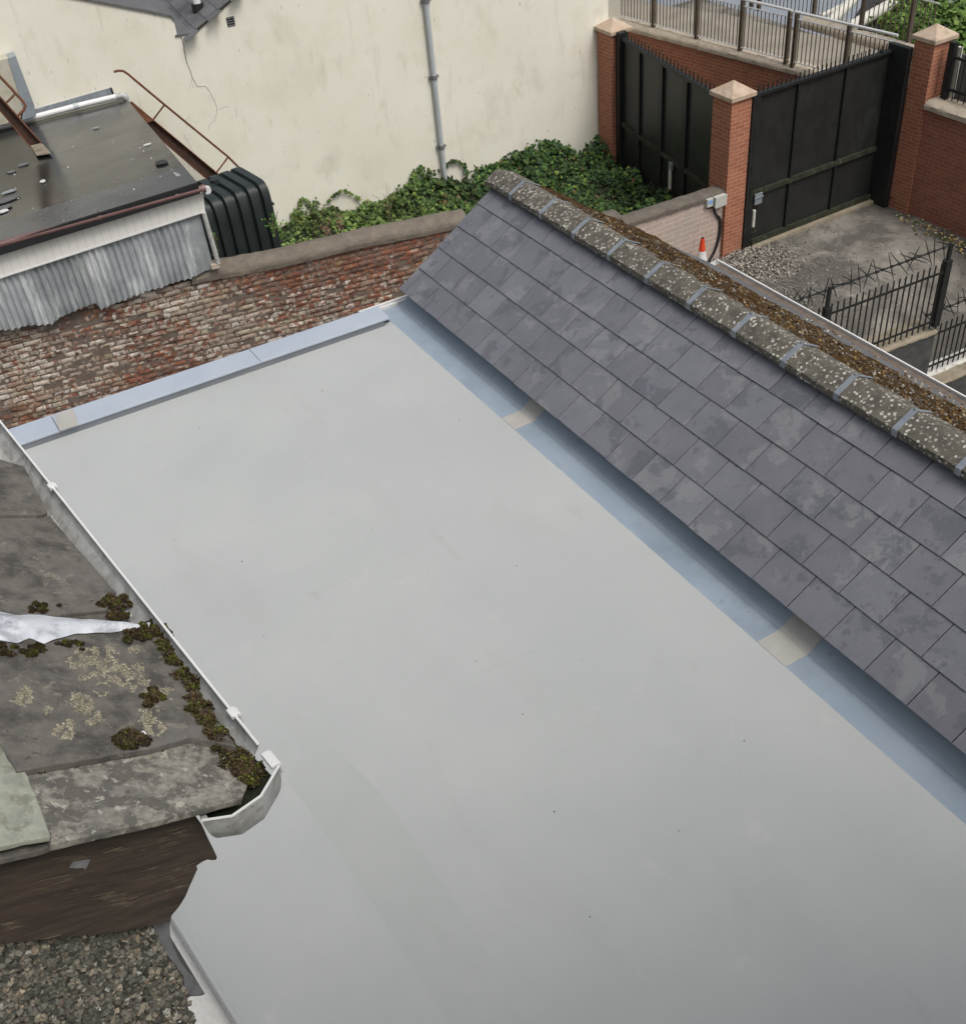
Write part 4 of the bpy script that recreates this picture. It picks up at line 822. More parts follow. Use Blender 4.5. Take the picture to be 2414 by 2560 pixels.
for px,w,h,m in (((1674,447),.03,.22,'tube_white'),((1676,415),.06,.07,'lead')):
    P=gp_(px,.07); b=MB(); b.cbox(P,w,.02,h,math.degrees(math.atan2(gd[1],gd[0]))); b.build('gate_latch',M[m],root,bevel=.004)
b=MB(); P=gp_((1657,440),.07); b.tube([P+UP*.2,P-UP*.5],.014,6); b.build('drop_bolt',M['green_steel'],root)
# ================================================================ PALE BLOCK WALL, BOXES, CONE
root=empty('pale_block_wall',V(12.3,15.1,-5.5),'pale pinkish painted block wall with dark coping beside the middle pier','wall')
PY=15.06
q=lambda px:onpl(px,V(0,PY,0),V(0,1.,0))
b=MB(); b.prism([V(10.9,PY,-5.6),V(13.5,PY,-5.6),V(13.5,PY,-4.20),V(11.15,PY,-4.12),V(11.15,PY,-4.12),V(10.9,PY,-4.12)],V(0,.22,0)); b.build('block_face',M['pale_block'],root)
def cope(a,c,w,h,root_,nm='coping',m='dark_coping'):
    d=nrm(c-a); n_=V(-d[1],d[0],0); pf=[(-.03,-.01),(-.035,h*.5),(.02,h*.9),(w*.5,h),(w-.02,h*.85),(w+.02,h*.4),(w+.02,-.01)]
    def fn(u,v):
        qq=v*6; k=int(min(qq,5)); f_=qq-k; x=pf[k][0]*(1-f_)+pf[k+1][0]*f_; hh_=pf[k][1]*(1-f_)+pf[k+1][1]*f_
        P=a+(c-a)*u+n_*x+UP*hh_; return P+UP*nz(P,5,3)*.02+UP*nz(P,20,3)*.008
    b=MB(); b.grid(fn,40,18)
    for en in (0,1): b.add([fn(en,j/18) for j in range(19)],[tuple(range(19)) if en==0 else tuple(range(18,-1,-1))])
    return b.build(nm,M[m],root_,auto=60)
cope(V(11.2,PY,-4.14),V(13.50,PY,-4.22),.27,.13,root)
root=empty('low_stub_wall',V(10.5,15.1,-5.5),'short grey wall end with rounded dark top behind the slate ridge','wall')
b=MB(); b.box(9.2,11.1,PY+.06,PY+.32,-5.6,-3.98); b.build('block_face',M['pale_block'],root)
cope(V(9.2,PY+.05,-3.99),V(11.14,PY+.05,-3.99),.27,.14,root)
root=empty('meter_box',q((1768,505)),'small pale box with a blue label under the block wall coping','electrical box')
P=q((1768,504)); b=MB(); b.box(P[0]-.07,P[0]+.07,PY-.08,PY-.001,P[2]-.08,P[2]+.08); b.build('case',M['box_grey'],root,bevel=.006)
b=MB(); b.box(P[0]-.05,P[0]+.05,PY-.084,PY-.078,P[2]-.02,P[2]+.05); b.build('label_panel',M['blue_screen'],root)
root=empty('junction_box',q((1790,498)),'larger cream plastic box beside the brick pier','electrical box')
P=q((1791,498)); b=MB(); b.box(P[0]-.13,P[0]+.13,PY-.11,PY-.001,P[2]-.10,P[2]+.10); b.build('case',M['box_grey'],root,bevel=.006)
b=MB(); b.box(P[0]-.138,P[0]+.138,PY-.13,PY-.108,P[2]-.108,P[2]+.108); b.build('lid',M['box_grey'],root,bevel=.006)
b=MB(); pts=[q(p)-V(0,.03,0) for p in ((1783,512),(1783,526),(1788,536),(1796,546),(1797,565),(1794,590),(1788,612),(1780,632),(1768,652),(1755,668))]
sm=[]; 
for i in range(len(pts)-1):
    for k in range(5):
        t=k/5; p0=pts[max(0,i-1)]; p1=pts[i]; p2=pts[i+1]; p3=pts[min(len(pts)-1,i+2)]; sm.append(.5*((2*p1)+(-p0+p2)*t+(2*p0-5*p1+4*p2-p3)*t*t+(-p0+3*p1-3*p2+p3)*t**3))
b.tube(sm,[.018 if i<12 else .026 for i in range(len(sm))],8); 
pp=[q(p)-V(0,.03,0) for p in ((1765,511),(1766,518),(1770,520),(1780,516))]; b.tube(pp,.012,6); tag(b.build('supply_cable',M['rubber'],auto=50),'thick black cable curving down the pale block wall','cable')
# traffic cone
cp=onz((1755.5,594),-4.74); root=empty('traffic_cone',V(cp[0],cp[1],-5.5),'orange traffic cone with white sleeve against the pale block wall','traffic cone')
def cone(z0,z1,r0,r1,m,nm):
    b=MB(); b.tube([V(cp[0],cp[1],-5.5+z0),V(cp[0],cp[1],-5.5+z1)],[r0,r1],20); b.build(nm,M[m],root,auto=40)
cone(.04,.14,.155,.132,'cone_red','cone_body'); cone(.14,.50,.134,.068,'cone_white','sleeve'); cone(.50,.74,.066,.036,'cone_red','cone_tip'); cone(.74,.765,.024,.024,'rust_dark','cone_plug')
b=MB(); b.cbox(V(cp[0],cp[1],-5.48),.21,.21,.02,20); b.build('cone_base',M['rubber'],root,bevel=.01)
# gravel heap by the pier and loose stones
b=MB(); rs=random.Random(17)
for i in range(5200):
    if i<2200: px=(rs.gauss(1880,50),rs.gauss(655,22))
    elif i<3600: px=(rs.gauss(1960,75),rs.gauss(730,55))
    else: px=(rs.uniform(1850,2414),rs.uniform(560,900))
    P=onz(px,-5.49); P[2]=yz(P[0],P[1])+.01; P=P+UP*(max(0,.10-np.linalg.norm(P[:2]-V(13.75,14.55,0)[:2])*.09) if i<2200 else 0)*rs.random(); v=rs.uniform(.6,1.3)
    b.cc=tuple(c*v for c in rs.choice([(.34,.32,.28),(.22,.2,.17),(.44,.41,.36),(.16,.14,.12)])); chip(b,P,rs.uniform(.012,.035) if i<2200 else rs.uniform(.006,.02),.5)
tag(b.build('loose_gravel',M['gravel']),'loose grey gravel heaped by the middle pier and scattered over the yard','gravel',kind='stuff')
b=MB(); rs=random.Random(19)
for i in range(230):
    s=rs.random()**.5; px=(2230+s*200+rs.gauss(0,10),530+s*95+rs.gauss(0,7)); P=onz(px,-5.49); b.cc=rs.choice([(.45,.32,.12),(.5,.4,.2),(.3,.2,.08),(.09,.12,.03),(.07,.10,.03),(.5,.46,.35)]); leaf(b,P+UP*rs.uniform(.005,.03),V(rs.gauss(0,.4),rs.gauss(0,.4),1),rs.uniform(.03,.08),rs,b.cc)
tag(b.build('fallen_leaves',M['leaf']),'yellow fallen leaves along the foot of the red boundary wall','leaves',kind='stuff')
b=MB(); b.prism([onz(p,-5.485) for p in ((1862,634),(1880,648),(1910,660),(1940,668),(1956,662),(1940,645),(1925,634),(1905,624),(1888,624))],UP*.004); 
tag(b.build('oil_stain',M['soil']),kind='structure')
# ================================================================ FLOOD WALL, RAILINGS
ca,cb=onz((1560,64),-3.5),onz((1997,177),-3.5); cd=nrm(cb-ca); cn=V(-cd[1],cd[0],0); cn=cn if cn[0]>0 else -cn
cend=cb+cd*((15.2-cb[1])/cd[1])
root=empty('flood_wall',V(*((ca+cb)/2)[:2],-5.5),'red brick flood wall with pale rock faced coping behind the black gates','wall')
st=ca-cd*3
b=MB(); b.obox(V(*(st+cn*.05)[:2],-5.7),(cend-st),cn*.36,UP*2.12); b.build('brick_face',M['red_brick'],root)
stones('coping_stone',V(*(st+cn*.20)[:2],0),V(*(cend+cn*.20)[:2],0),.46,.17,root,-3.6,random.Random(5),.42)
def railing(label,A,B,z0,h,posts,gap=.105,nb=95,thick=.028,grp='stainless railings beside the river path'):
    d=nrm(B-A); L=np.linalg.norm(B-A); o_=V(*((A+B)/2)[:2],z0); root=empty('railing',o_,label,'railing',grp); ang=math.degrees(math.atan2(d[1],d[0]))
    A=V(*A[:2],z0); 
    b=MB(); b.tube([A+UP*h,A+d*L+UP*h],thick,10); b.build('handrail',M['steel'],root,auto=40)
    for zz in (.09,h-.13): b=MB(); b.obox(A+UP*(zz-.01)-V(-d[1],d[0],0)*.02,d*L,V(-d[1],d[0],0)*.04,UP*.014); b.build('rail',M['steel'],root)
    n=min(nb,int(L/gap)); b=MB(); b.box(-.008,.008,-.008,.008,.09,h-.13); ba=b.build('bar',M['bronze'],root,loc=(0,0,0))
    for i in range(n):
        loc=A+d*(L*(i+.5)/n)-o_
        if i==0: ba.location=[float(q) for q in loc]
        else: dup(ba,root,loc)
    for s in posts: P=A+d*s; b=MB(); b.cbox(P+UP*(h/2-.06),.012,.045,h/2+.04,ang); b.cbox(P+d*.05+UP*(h/2-.06),.008,.045,h/2+.04,ang); b.build('post',M['bronze'],root)
    return root
r0=onz((1560,50),-3.45); r1=onz((1967,160),-3.45); r2=onz((1974,163),-3.45); rd=nrm(r1-r0); r3=r2+rd*((15.3-r2[1])/rd[1])
pp=[(onz(p,-3.45)-r0)@rd for p in ((1628,70),(1738,98),(1845,128),(1962,158))]
railing('railing with bronze posts on the flood wall left of the joint',r0-rd*1.0,r1,-3.45,1.08,[s+1.0 for s in pp])
pp=[(onz(p,-3.45)-r2)@rd for p in ((1978,164),(2100,200))]
railing('railing on the flood wall right of the joint above the big gate',r2,r3,-3.45,1.08,pp)
# railing along the river edge
e0=onz((1890,20),-3.55); e1=onz((2212,110),-3.55); ed=nrm(e1-e0); e2=e1+ed*5
railing('far railing along the river edge in front of the white gangway',e0-ed*.4,e1+ed*1.2,-3.5,1.15,[.2,.45,2.2,3.6,4.9],.12)
g0=onz((2010,64),-3.6); g1=onz((2215,122),-3.6); root=empty('river_kerb',g0,'row of pale stones along the river edge below the far railing','kerb')
stones('kerb_stone',V(*g0[:2],0),V(*(g1+nrm(g1-g0)*2)[:2],0),.34,.22,root,-3.6,random.Random(3),.4)
# railing over the red boundary wall at the right
root=empty('yard_railing',V(17.7,13,-3.2),'black spiked railing on the red boundary wall at the right edge','railing')
b=MB(); b.box(17.72,17.82,13.86,13.98,-3.25,-2.16); b.build('post',M['black_steel'],root)
for z in (-3.0,-2.42): b=MB(); b.box(17.74,17.78,8,13.9,z-.02,z+.02); b.build('rail',M['black_steel'],root)
b=MB(); b.tube([V(0,0,0),V(0,0,1.0)],[.011,.011],6); ba=b.build('bar',M['black_steel'],root,loc=(-.02,0,0))
for i in range(46):
    loc=V(17.78,13.75-i*.135,-3.2)-V(17.7,13,-3.2)
    if i==0: ba.location=[float(q) for q in loc]
    else: dup(ba,root,loc)
b=MB(); b.box(18.0,18.04,8,13.98,-3.35,-2.42); tag(b.build('board_fence',M['clad']),'grey weathered board fence behind the black railing','fence')
b=MB(); b.box(17.9,17.97,13.86,13.94,-3.2,-2.28); tag(b.build('marker_post',M['tube_white']),'thin white flaking post at the end of the board fence','post')
b=MB(); b.box(18.5,20.2,11.6,13.42,-3.6,-1.72); tag(b.build('cabinet',M['cabinet'],bevel=.08),'blue grey cabinet standing behind the board fence','cabinet')
# white gangway tubes beyond the river edge
root=empty('gangway',onz((2100,60),-4.6),'off white tubular gangway frame beyond the river railing','gangway')
wp=lambda px,y:onpl(px,V(0,y,0),V(0,1.,0))
for a,c,r_ in (((2062,66),(2160,-30),.13),((2120,70),(2290,-25),.15),((2050,40),(2130,0),.05),((2040,62),(2110,52),.05)):
    b=MB(); b.tube([wp(a,20.6),wp(c,21.8)],r_,14); b.build('tube',M['tube_white'],root,auto=40)
b=MB(); b.prism([wp((2120,66),21.4),wp((2180,-20),22.4),wp((2270,-20),22.4),wp((2215,60),21.4)],V(.3,.5,-.4)); b.build('deck_panel',M['felt_edge'],root)
# shrub on the river bank
root=empty('river_shrub',V(24.5,21.5,-6),'bright green leafy shrub on the river bank behind the right pier','shrub')
rs=random.Random(31); b=MB(); cs=[V(*(onz(px,zz))) for px,zz in (((2300,90),-4.6),((2280,75),-4.5),((2320,60),-4.5),((2370,50),-4.4),((2400,70),-4.4),((2345,95),-4.4),((2290,30),-4.6))]
for i in range(8500):
    c_=rs.choice(cs); d_=nrm(V(rs.gauss(0,1),rs.gauss(0,1),rs.gauss(0,.8))); r_=.95*rs.uniform(.55,1)*(1+.35*nz(d_,2.2,c_[0])); P=c_+d_*V(r_,r_,r_*.62)
    v=rs.uniform(.7,1.3)*(1+.4*nz(P,1.5,7)); c3=rs.choice([(.08,.15,.025),(.12,.20,.035),(.05,.10,.022),(.15,.23,.05)]); leaf(b,P,d_+V(rs.gauss(0,.5),rs.gauss(0,.5),.5),rs.uniform(.08,.17),rs,tuple(q*v for q in c3))
b.build('crown',M['leaf'],root)
b=MB(); 
for k in range(7): c_=cs[k]; b.tube([V(24.5+k*.2,21.5,-6.3),(V(24.5,21.5,-6)+c_)/2+V(0,0,-.3),c_],[.05,.035,.012],6)
b.build('trunk',M['stem'],root)
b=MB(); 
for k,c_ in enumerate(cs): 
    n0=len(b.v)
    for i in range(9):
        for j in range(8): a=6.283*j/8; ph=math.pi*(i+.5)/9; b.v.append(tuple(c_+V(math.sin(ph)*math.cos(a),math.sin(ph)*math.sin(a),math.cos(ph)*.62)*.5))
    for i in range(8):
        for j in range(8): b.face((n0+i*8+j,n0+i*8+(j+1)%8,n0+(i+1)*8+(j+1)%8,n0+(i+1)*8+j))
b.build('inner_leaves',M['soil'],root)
# ================================================================ SPIKED FENCES
Zf=lambda x,y:(1900+x*.2741,550+y*.2741)
def sfence(label,wl_label,fy,ang,xa,xb,z0,h,zt_wall,posts,m_top,seed,bars,barb_h,end_at=None,nearface='dark_conc'):
    d=hd(ang); n_=V(-d[1],d[0],0); o_=V(xa,fy,0); rs=random.Random(seed)
    root=empty('spiked_fence',V((xa+xb)/2,fy,z0),label,'fence','black bar fences topped by revolving spikes')
    L=(xb-xa)
    for zz in (.12,h-.16): b=MB(); b.obox(o_+UP*(z0+zz-.02)-n_*.025,d*L,n_*.012,UP*.04); b.build('rail',M['black_steel'],root)
    b=MB(); b.box(-.009,.009,-.009,.009,-.02,h); ba=b.build('bar',M['black_steel'],root,loc=(0,0,0)); base_=V((xa+xb)/2,fy,z0); n=int(L/.122)
    for i in range(n):
        P=o_+d*(.06+i*.122)+UP*z0-base_
        if i==0: ba.location=[float(q) for q in P]
        else: dup(ba,root,P)
    for s,hh_,w in posts:
        b=MB(); b.cbox(o_+d*s+UP*(z0+hh_/2),w,w*.8,hh_/2,ang); b.build('post',M['black_steel'],root,bevel=.004)
        b=MB(); b.cbox(o_+d*s+UP*(z0+(hh_+barb_h)/2),w*.45,w*.4,(barb_h-hh_)/2+.03,ang); b.build('post_stub',M['black_steel'],root)
    zb=z0+barb_h; b=MB(); A_=o_+UP*zb-d*.25; B_=o_+d*(L+.1)+UP*zb; b.tube([A_,B_],.013,8); b.build('spindle',M['black_steel'],root)
    s=-.22; k=0
    while s<L+.05 and k<90:
        P=o_+d*s+UP*zb; a=rs.uniform(0,3.14); b=MB()
        for q in ((0,math.pi/2+rs.uniform(-.3,.3)) if rs.random()<.45 else (0,)):
            v=(n_*math.cos(a+q)*1.0+UP*math.sin(a+q))*.215+d*rs.uniform(-.12,.12); sh=d*rs.uniform(-.012,.012); b.tube([P-v+sh,P-v*.3+sh,P+v*.3+sh,P+v+sh],[.005,.009,.009,.005],5)
        b.tube([P-d*.02,P+d*.02],.024,8); b.build('spike_wheel',M['black_steel'],root); s+=.15+rs.uniform(-.03,.05); k+=1
    rw=empty('retaining_wall',V((xa+xb)/2,fy,-6.9),wl_label,'wall','concrete walls under the spiked fences')
    return o_,d,n_,root,rw
PA=onz(Zf(1585,985),-5.12); fx=PA[0]
_,d,n_,rt,rw=sfence('black bar fence section ending at the tall post','concrete retaining wall with mottled dark face below the tall fence post',PA[1]+4.2*math.tan(R_(4)),-4,fx-4.2,fx,-5.07,1.17,0,[(4.2,1.20,.062),(1.8,1.14,.055)],'wall_top',1,34,1.45)
rw.location=(fx-2.5,10.4,-6.9)
b=MB(); b.prism([V(fx-6,PA[1]+.42,-7.0),V(14.09,10.36,-7.0),V(14.09,10.78,-7.0),V(fx-6,PA[1]+.84,-7.0)],UP*1.83); b.build('concrete_face',M['dark_conc'],rw)
def wtop(name,A,B,w,z,m,rw_,th=.06):
    d=nrm(B-A); n_=V(-d[1],d[0],0); L=np.linalg.norm(B-A)
    def fn(u,v):
        vv=[(-.02,-th),(-.025,-.02),(-.005,.0)][int(v*8)] if v*8<2.5 else ((v*8-2)/6*(w+.02),0)
        P=A+d*(L*u)+n_*vv[0]+UP*(z+vv[1]); return P+UP*nz(P,3,2)*.02+(UP+n_)*nz(P,9,2)*.012
    b=MB(); b.grid(fn,80,8); b.add([V(*fn(1,j/8)) for j in range(9)],[tuple(range(9))]); return b.build(name,M[m],rw_,auto=60)
wtop('wall_top',V(fx-6,PA[1]+.42,0),V(14.10,10.355,0),.44,-5.15,'wall_top',rw)
_,d,n_,rt,rw=sfence('lower spiked bar fence over the white topped wall at the right edge','lower concrete wall with whitewashed top at the right edge',10.555,-3,14.27,17.4,-6.17,.93,0,[(3.0,1.0,.06)],'white_top',2,20,1.22)
b=MB(); b.prism([V(14.09,10.25,-7.0),V(17.6,10.08,-7.0),V(17.6,10.75,-7.0),V(14.09,10.75,-7.0)],UP*.76); b.build('concrete_face',M['dark_conc'],rw)
wtop('wall_lip',V(14.09,10.245,0),V(17.6,10.07,0),.30,-6.22,'wall_top',rw)
wtop('wall_top',V(14.09,10.50,0),V(17.6,10.33,0),.26,-6.205,'white_top',rw,.0)
# ================================================================ NEAR HOUSE AT THE LEFT
G0=onz((695,1918),3.8); GP=G0  # gable plane through the gutter end, facing the camera
def gpx(p,off=0): return onpl(p,G0-Cd*off,Cd)     # off>0 nearer the camera
PT=R_(28.5); RU=-Nd*math.cos(PT)+UP*math.sin(PT); RN=Nd*math.sin(PT)+UP*math.cos(PT)
SC=gpx((603,2000),.0)                               # lower right slate corner (underside)
def rpx(p,off=0): return onpl(p,SC+RN*off,RN)
root=empty('stone_slated_house',V(SC[0]-.3,SC[1]+.6,-6.9),'nearby house corner with mossy stone slates, brown bargeboard and pebbledashed gable','house')
def slab(pts,off,th,m,nm='stone_slate',parent=root,rough=.0012,seed=1):
    """thick stone slate from its outline: finely edged, rough faces"""
    P=[rpx(p,off) for p in pts]; out=[]; n=len(P)
    for i in range(n):
        a,c=P[i],P[(i+1)%n]; k=max(2,int(np.linalg.norm(c-a)/.008))
        for j in range(k): q=a*(1-j/k)+c*(j/k); out.append(q+RU*nz(q,60,seed)*rough*1.5+Cd*nz(q,60,seed+9)*rough*1.5)
    b=MB(); b.prism(out,-RN*th); return b.build(nm,m,parent,bevel=.0015)
E_=lambda p:p
# courses from back to front (each overlaps the next)
slab([(-500,1000),(60,1165),(120,1280),(105,1286),(-500,1288)],.022,.008,M['stone_slate'],seed=2)
slab([(-500,1270),(125,1289),(290,1480),(268,1524),(150,1537),(-500,1546)],.015,.008,M['stone_slate'],seed=3)
slab([(110,1524),(285,1520),(306,1562),(240,1575),(60,1570)],.008,.008,M['stone_slate'],seed=4)
slab([(-500,1580),(-30,1560),(372,1560),(410,1600),(592,1868),(480,1842),(382,1870),(45,1927),(-6,1846),(-500,1900)],.022,.011,M['stone_slate'],seed=5)
slab([(45,1870),(470,1800),(545,1860),(620,1965),(606,1996),(345,2062),(130,2110),(95,2030)],.011,.011,M['lichen_slate'],seed=6)
slab([(-500,1850),(35,1860),(98,2005),(128,2092),(98,2095),(0,2116),(-500,2190)],.018,.008,M['green_slate'],seed=7)
slab([(-500,1700),(440,1700),(600,1990),(100,2125),(-500,2260)],-.0015,.009,M['stone_slate'],seed=8)
b=MB(); b.prism([rpx(p,-.012) for p in ((-700,900),(40,1120),(560,1930),(-700,2280))],-RN*.02); b.build('roof_boarding',M['timber'],root)
# white painted flashing across the slates
b=MB(); up_=[(-300,1535),(0,1536),(60,1541),(100,1545),(180,1548),(260,1556),(330,1562),(372,1570)]; dn_=[(-300,1625),(0,1603),(45,1612),(75,1598),(110,1612),(190,1588),(270,1585),(372,1574)]
def ffn(u,v):
    x=-300+672*u; a=np.interp(x,[p[0] for p in up_],[p[1] for p in up_]); c=np.interp(x,[p[0] for p in dn_],[p[1] for p in dn_]); P=rpx((x,a*(1-v)+c*v),.022); return P+RN*(.012*math.sin(math.pi*v)*(.4+.8*abs(nz(P,14,3)))+.003+.003*nz(P,40,1))
b.grid(ffn,90,10); b.build('painted_flashing',M['white_paint'],root,smooth=True)
# lichen rosettes: ragged crusts of small flakes
rs=random.Random(2)
LC=[(.34,.31,.215),(.27,.25,.17),(.42,.385,.29),(.20,.18,.13),(.38,.36,.28)]
for cx_,cy_,rr in ((235,1655,58),(300,1685,35),(210,1760,30),(195,1745,18),(232,1795,24),(350,1715,26),(370,1790,28),(388,1820,26),(160,1830,26),(55,1742,30),(335,1625,15),(293,1622,14),(420,1732,20),(255,1722,22),(345,1672,18),(120,1775,12),(175,1808,15)):
    b=MB()
    for i in range(int(rr*rr*.55)):
        a_=6.283*rs.random(); q_=math.sqrt(rs.random()); lim=1+.55*nz((math.cos(a_),math.sin(a_),cx_*.1),2.2,cy_); x_=cx_+math.cos(a_)*rr*lim*q_; y_=cy_+math.sin(a_)*rr*lim*q_*.82
        if nz((x_*.045,y_*.045,0),1,cx_)+.10*(q_>.75)<-.10: continue
        kk=rs.uniform(.75,1.2)*(1.15 if q_>.8 else .95); b.cc=tuple(q*kk for q in rs.choice(LC)); P=rpx((x_,y_),.0222); n_=nrm(RN+V(rs.gauss(0,.12),rs.gauss(0,.12),0)); t1=nrm(np.cross(n_,V(rs.gauss(0,1),rs.gauss(0,1),.1))); t2=np.cross(n_,t1); s_=rs.uniform(.0009,.0022)
        b.add([P-t1*s_,P+t2*s_*.8,P+t1*s_,P-t2*s_*.8],[(0,3,2,1)])
    o_=b.build('lichen_patch',M['moss'],root); o_['kind']='stuff'
# moss
def mossclump(b,P,r,h,rs,n):
    cols=[(.075,.07,.03),(.10,.10,.035),(.10,.075,.045),(.13,.09,.05),(.07,.055,.035),(.12,.12,.035),(.10,.07,.055),(.16,.18,.04),(.13,.10,.05)]; tone=rs.choice(cols)
    for i in range(n):
        a=rs.uniform(0,6.28); k=r*math.sqrt(rs.random()); q=P+(Cd*math.cos(a)+np.cross(Cd,RN)*math.sin(a))*k; hh_=h*(1-(k/r)**2)*rs.uniform(.5,1.1); c=rs.choice([tone,tone,rs.choice(cols)]); v=rs.uniform(.6,1.3)
        q=q+RN*hh_; d_=nrm(RN+V(rs.gauss(0,.6),rs.gauss(0,.6),rs.gauss(0,.3))); s=rs.uniform(.0022,.0048); leaf(b,q,d_,s,rs,tuple(x*v for x in c))
        leaf(b,q-RN*hh_*.4,V(rs.gauss(0,1),rs.gauss(0,1),rs.gauss(0,1)),s*1.5,rs,tuple(x*v*.5 for x in c))
def mossline(pts,nm,label,r0,h,nper,seed,off=.020):
    rs=random.Random(seed); b=MB()
    for i in range(len(pts)-1):
        a,c=np.array(pts[i]),np.array(pts[i+1]); L=np.linalg.norm(c-a); k=max(1,int(L/9))
        for j in range(k*3): q=a+(c-a)*j/(3*k)+np.array([rs.gauss(0,9),rs.gauss(0,9)]); mossclump(b,rpx(q,off),r0*rs.uniform(.2,.75),h*rs.uniform(.25,.9),rs,nper//3)
    return tag(b.build(nm,M['moss']),label,'moss',kind='stuff')
mossline([(372,1562),(400,1590),(425,1635),(450,1680),(470,1705),(480,1740),(505,1780),(530,1830),(545,1860)],'edge_moss','ragged line of dark moss along the slate edge beside the gutter',.017,.014,150,1)
mossline([(500,1835),(535,1835),(560,1865),(590,1900),(600,1940),(625,1950),(640,1935),(610,1900),(585,1880)],'gutter_moss','thick green and brown moss filling the gutter end',.020,.016,170,2,.01)
mossline([(30,1932),(100,1920),(240,1885),(300,1872),(420,1850)],'joint_moss','thin moss in the joint above the lichened front slate',.0035,.002,14,3,.012)
mossline([(315,1590),(350,1582),(372,1588)],'ridge_moss','small moss patch under the white flashing tip',.011,.007,120,4,.03)
for px,r_,h_,lb,n in (((378,1742),.016,.010,'round brown moss cushion among the lichens',900),((320,1850),.024,.013,'largest brown moss cushion on the slate edge',1700),((285,1505),.016,.014,'moss tuft by the gutter above the white flashing',900),((305,1533),.012,.012,'moss tuft touching the small white chip',500),((80,1625),.016,.005,'moss tuft under the middle of the white flashing',500),((15,1630),.014,.006,'moss tuft at the left edge under the white flashing',500),((100,1518),.010,.006,'small dark moss tuft on the upper slate',300),((182,1612),.010,.005,'tiny moss tuft right of the flashing bulge',300)):
    rs=random.Random(int(px[0])); b=MB(); 
    for k in range(12): mossclump(b,rpx((px[0]+rs.gauss(0,15),px[1]+rs.gauss(0,9)),.022 if px[1]>1580 else .016),r_*rs.uniform(.3,.6),h_*rs.uniform(.3,.8),rs,n//11)
    tag(b.build('moss_tuft',M['moss']),lb,'moss tuft','moss tufts on the old slates')
for px,lb in (((320,1537),'white mortar chip lying in the gutter beside the moss'),((358,1835),'white bird dropping flake on the slate below the lichens')):
    b=MB(); rs=random.Random(1); P=rpx(px,.012 if px[1]<1600 else .023); b.cbox(P,.004,.007 if px[1]<1600 else .004,.003,20); tag(b.build('white_chip',M['white_pvc'],bevel=.002),lb,'chip')
# ---- gutter: moulded section running along the eave, open top, mitred end
gl=1.75; GZ=3.80
go=onz((695,1918),GZ)                 # outer front lip at its end
gi=onz((505,2047),GZ)
gw=(go-gi)@Nd
sec_=[(0,0),(.002,-.010),(-.006,-.022),(-.024,-.040),(-.048,-.048),(-.085,-.048),(-.104,-.040),(-.112,-.02),(-.114,.006)]
b=MB(); A0=go
def gsec(s,k,inn=0):
    x,z=sec_[k]; c_=(-.058,-.02); 
    if inn: x=x+(c_[0]-x)*.045; z=z+(c_[1]-z)*.06 if k not in(0,8) else z
    return A0+Nd*x+UP*z+Cd*s
NS=9; st_=[0.06,.35,.6,1.0,1.4,gl+1.2]
for inn in (0,1):
    o=len(b.v)
    for s in st_:
        for k in range(NS): b.v.append(tuple(gsec(s,k,inn)))
    for i in range(len(st_)-1):
        for k in range(NS-1):
            f=(o+i*NS+k,o+i*NS+k+1,o+(i+1)*NS+k+1,o+(i+1)*NS+k); b.face(f if inn else f[::-1])
b.build('gutter',M['old_pvc'],root)
b=MB(); b.obox(A0+Cd*.05-Nd*.004,Nd*.0042,Cd*(gl+1),UP*.003); b.build('gutter_lip',M['white_pvc'],root,bevel=.001)
b=MB(); 
for x in (-.055,-.075): b.obox(A0+Cd*.05+Nd*x-UP*.0455,Nd*.002,Cd*(gl+1),UP*.002)
b.build('gutter_groove',M['white_pvc'],root)
# end piece: a bowed stop end seen from outside
pt_=[onz(p,GZ) for p in ((697,1915),(652,1990),(580,2040),(505,2051))]
lowp=[(700,1925),(694,1985),(660,2055),(605,2087),(560,2084),(505,2050)]
b=MB()
lip=[onpl(p,G0-Cd*o_,Cd) if False else onz(p,GZ) for p,o_ in (((697,1915),0),((652,1990),0),((580,2040),0),((505,2051),0))]
cent=(lip[0]+lip[3])/2+Cd*.02-UP*.062
def efn(u,v):
    q=u*3; k=int(min(q,2)); f_=q-k; P=lip[k]*(1-f_)+lip[k+1]*f_; Q=cent+(P-cent)*.45; Q=V(Q[0],Q[1],GZ-.064)
    a=v*math.pi/2; R=P*1.0; h=V(P[0],P[1],0)*(math.cos(a)**.6)+V(Q[0],Q[1],0)*(1-math.cos(a)**.6); return V(h[0],h[1],GZ-.064*math.sin(a))
b.grid(efn,24,12); o_=b.build('stop_end',M['old_pvc'],root,auto=35)
b=MB(); b.tube(lip,.0020,6); b.build('stop_end_rim',M['white_pvc'],root)
b=MB(); ins=[p+(cent-p)*.10 for p in lip]; b.prism([V(p[0],p[1],GZ-.040) for p in ins]+[A0+Cd*.08+V(0,0,-.040)-Nd*.112,A0+Cd*.08+V(0,0,-.040)-Nd*.01],UP*.004); b.build('gutter_silt',M['soil'],root)
# clips on the lip
for px,L_ in (((483,1838),.018),((144,1207),.016),((679,1895),.030)):
    P=onz(px,GZ+.002); b=MB(); P=A0+Cd*((P-A0)@Cd); b.obox(P-Cd*L_/2-Nd*.008-UP*.004,Nd*.012,Cd*L_,UP*.008); b.obox(P-Cd*L_/2+Nd*.003-UP*.02,Nd*.004,Cd*L_,UP*.02); b.build('gutter_clip',M['white_pvc'],root,bevel=.0015)
b=MB(); P=lip[3]; b.cbox(P+V(.004,.006,-.004),.004,.004,.003,6); b.build('gutter_clip',M['old_pvc'],root,bevel=.001)
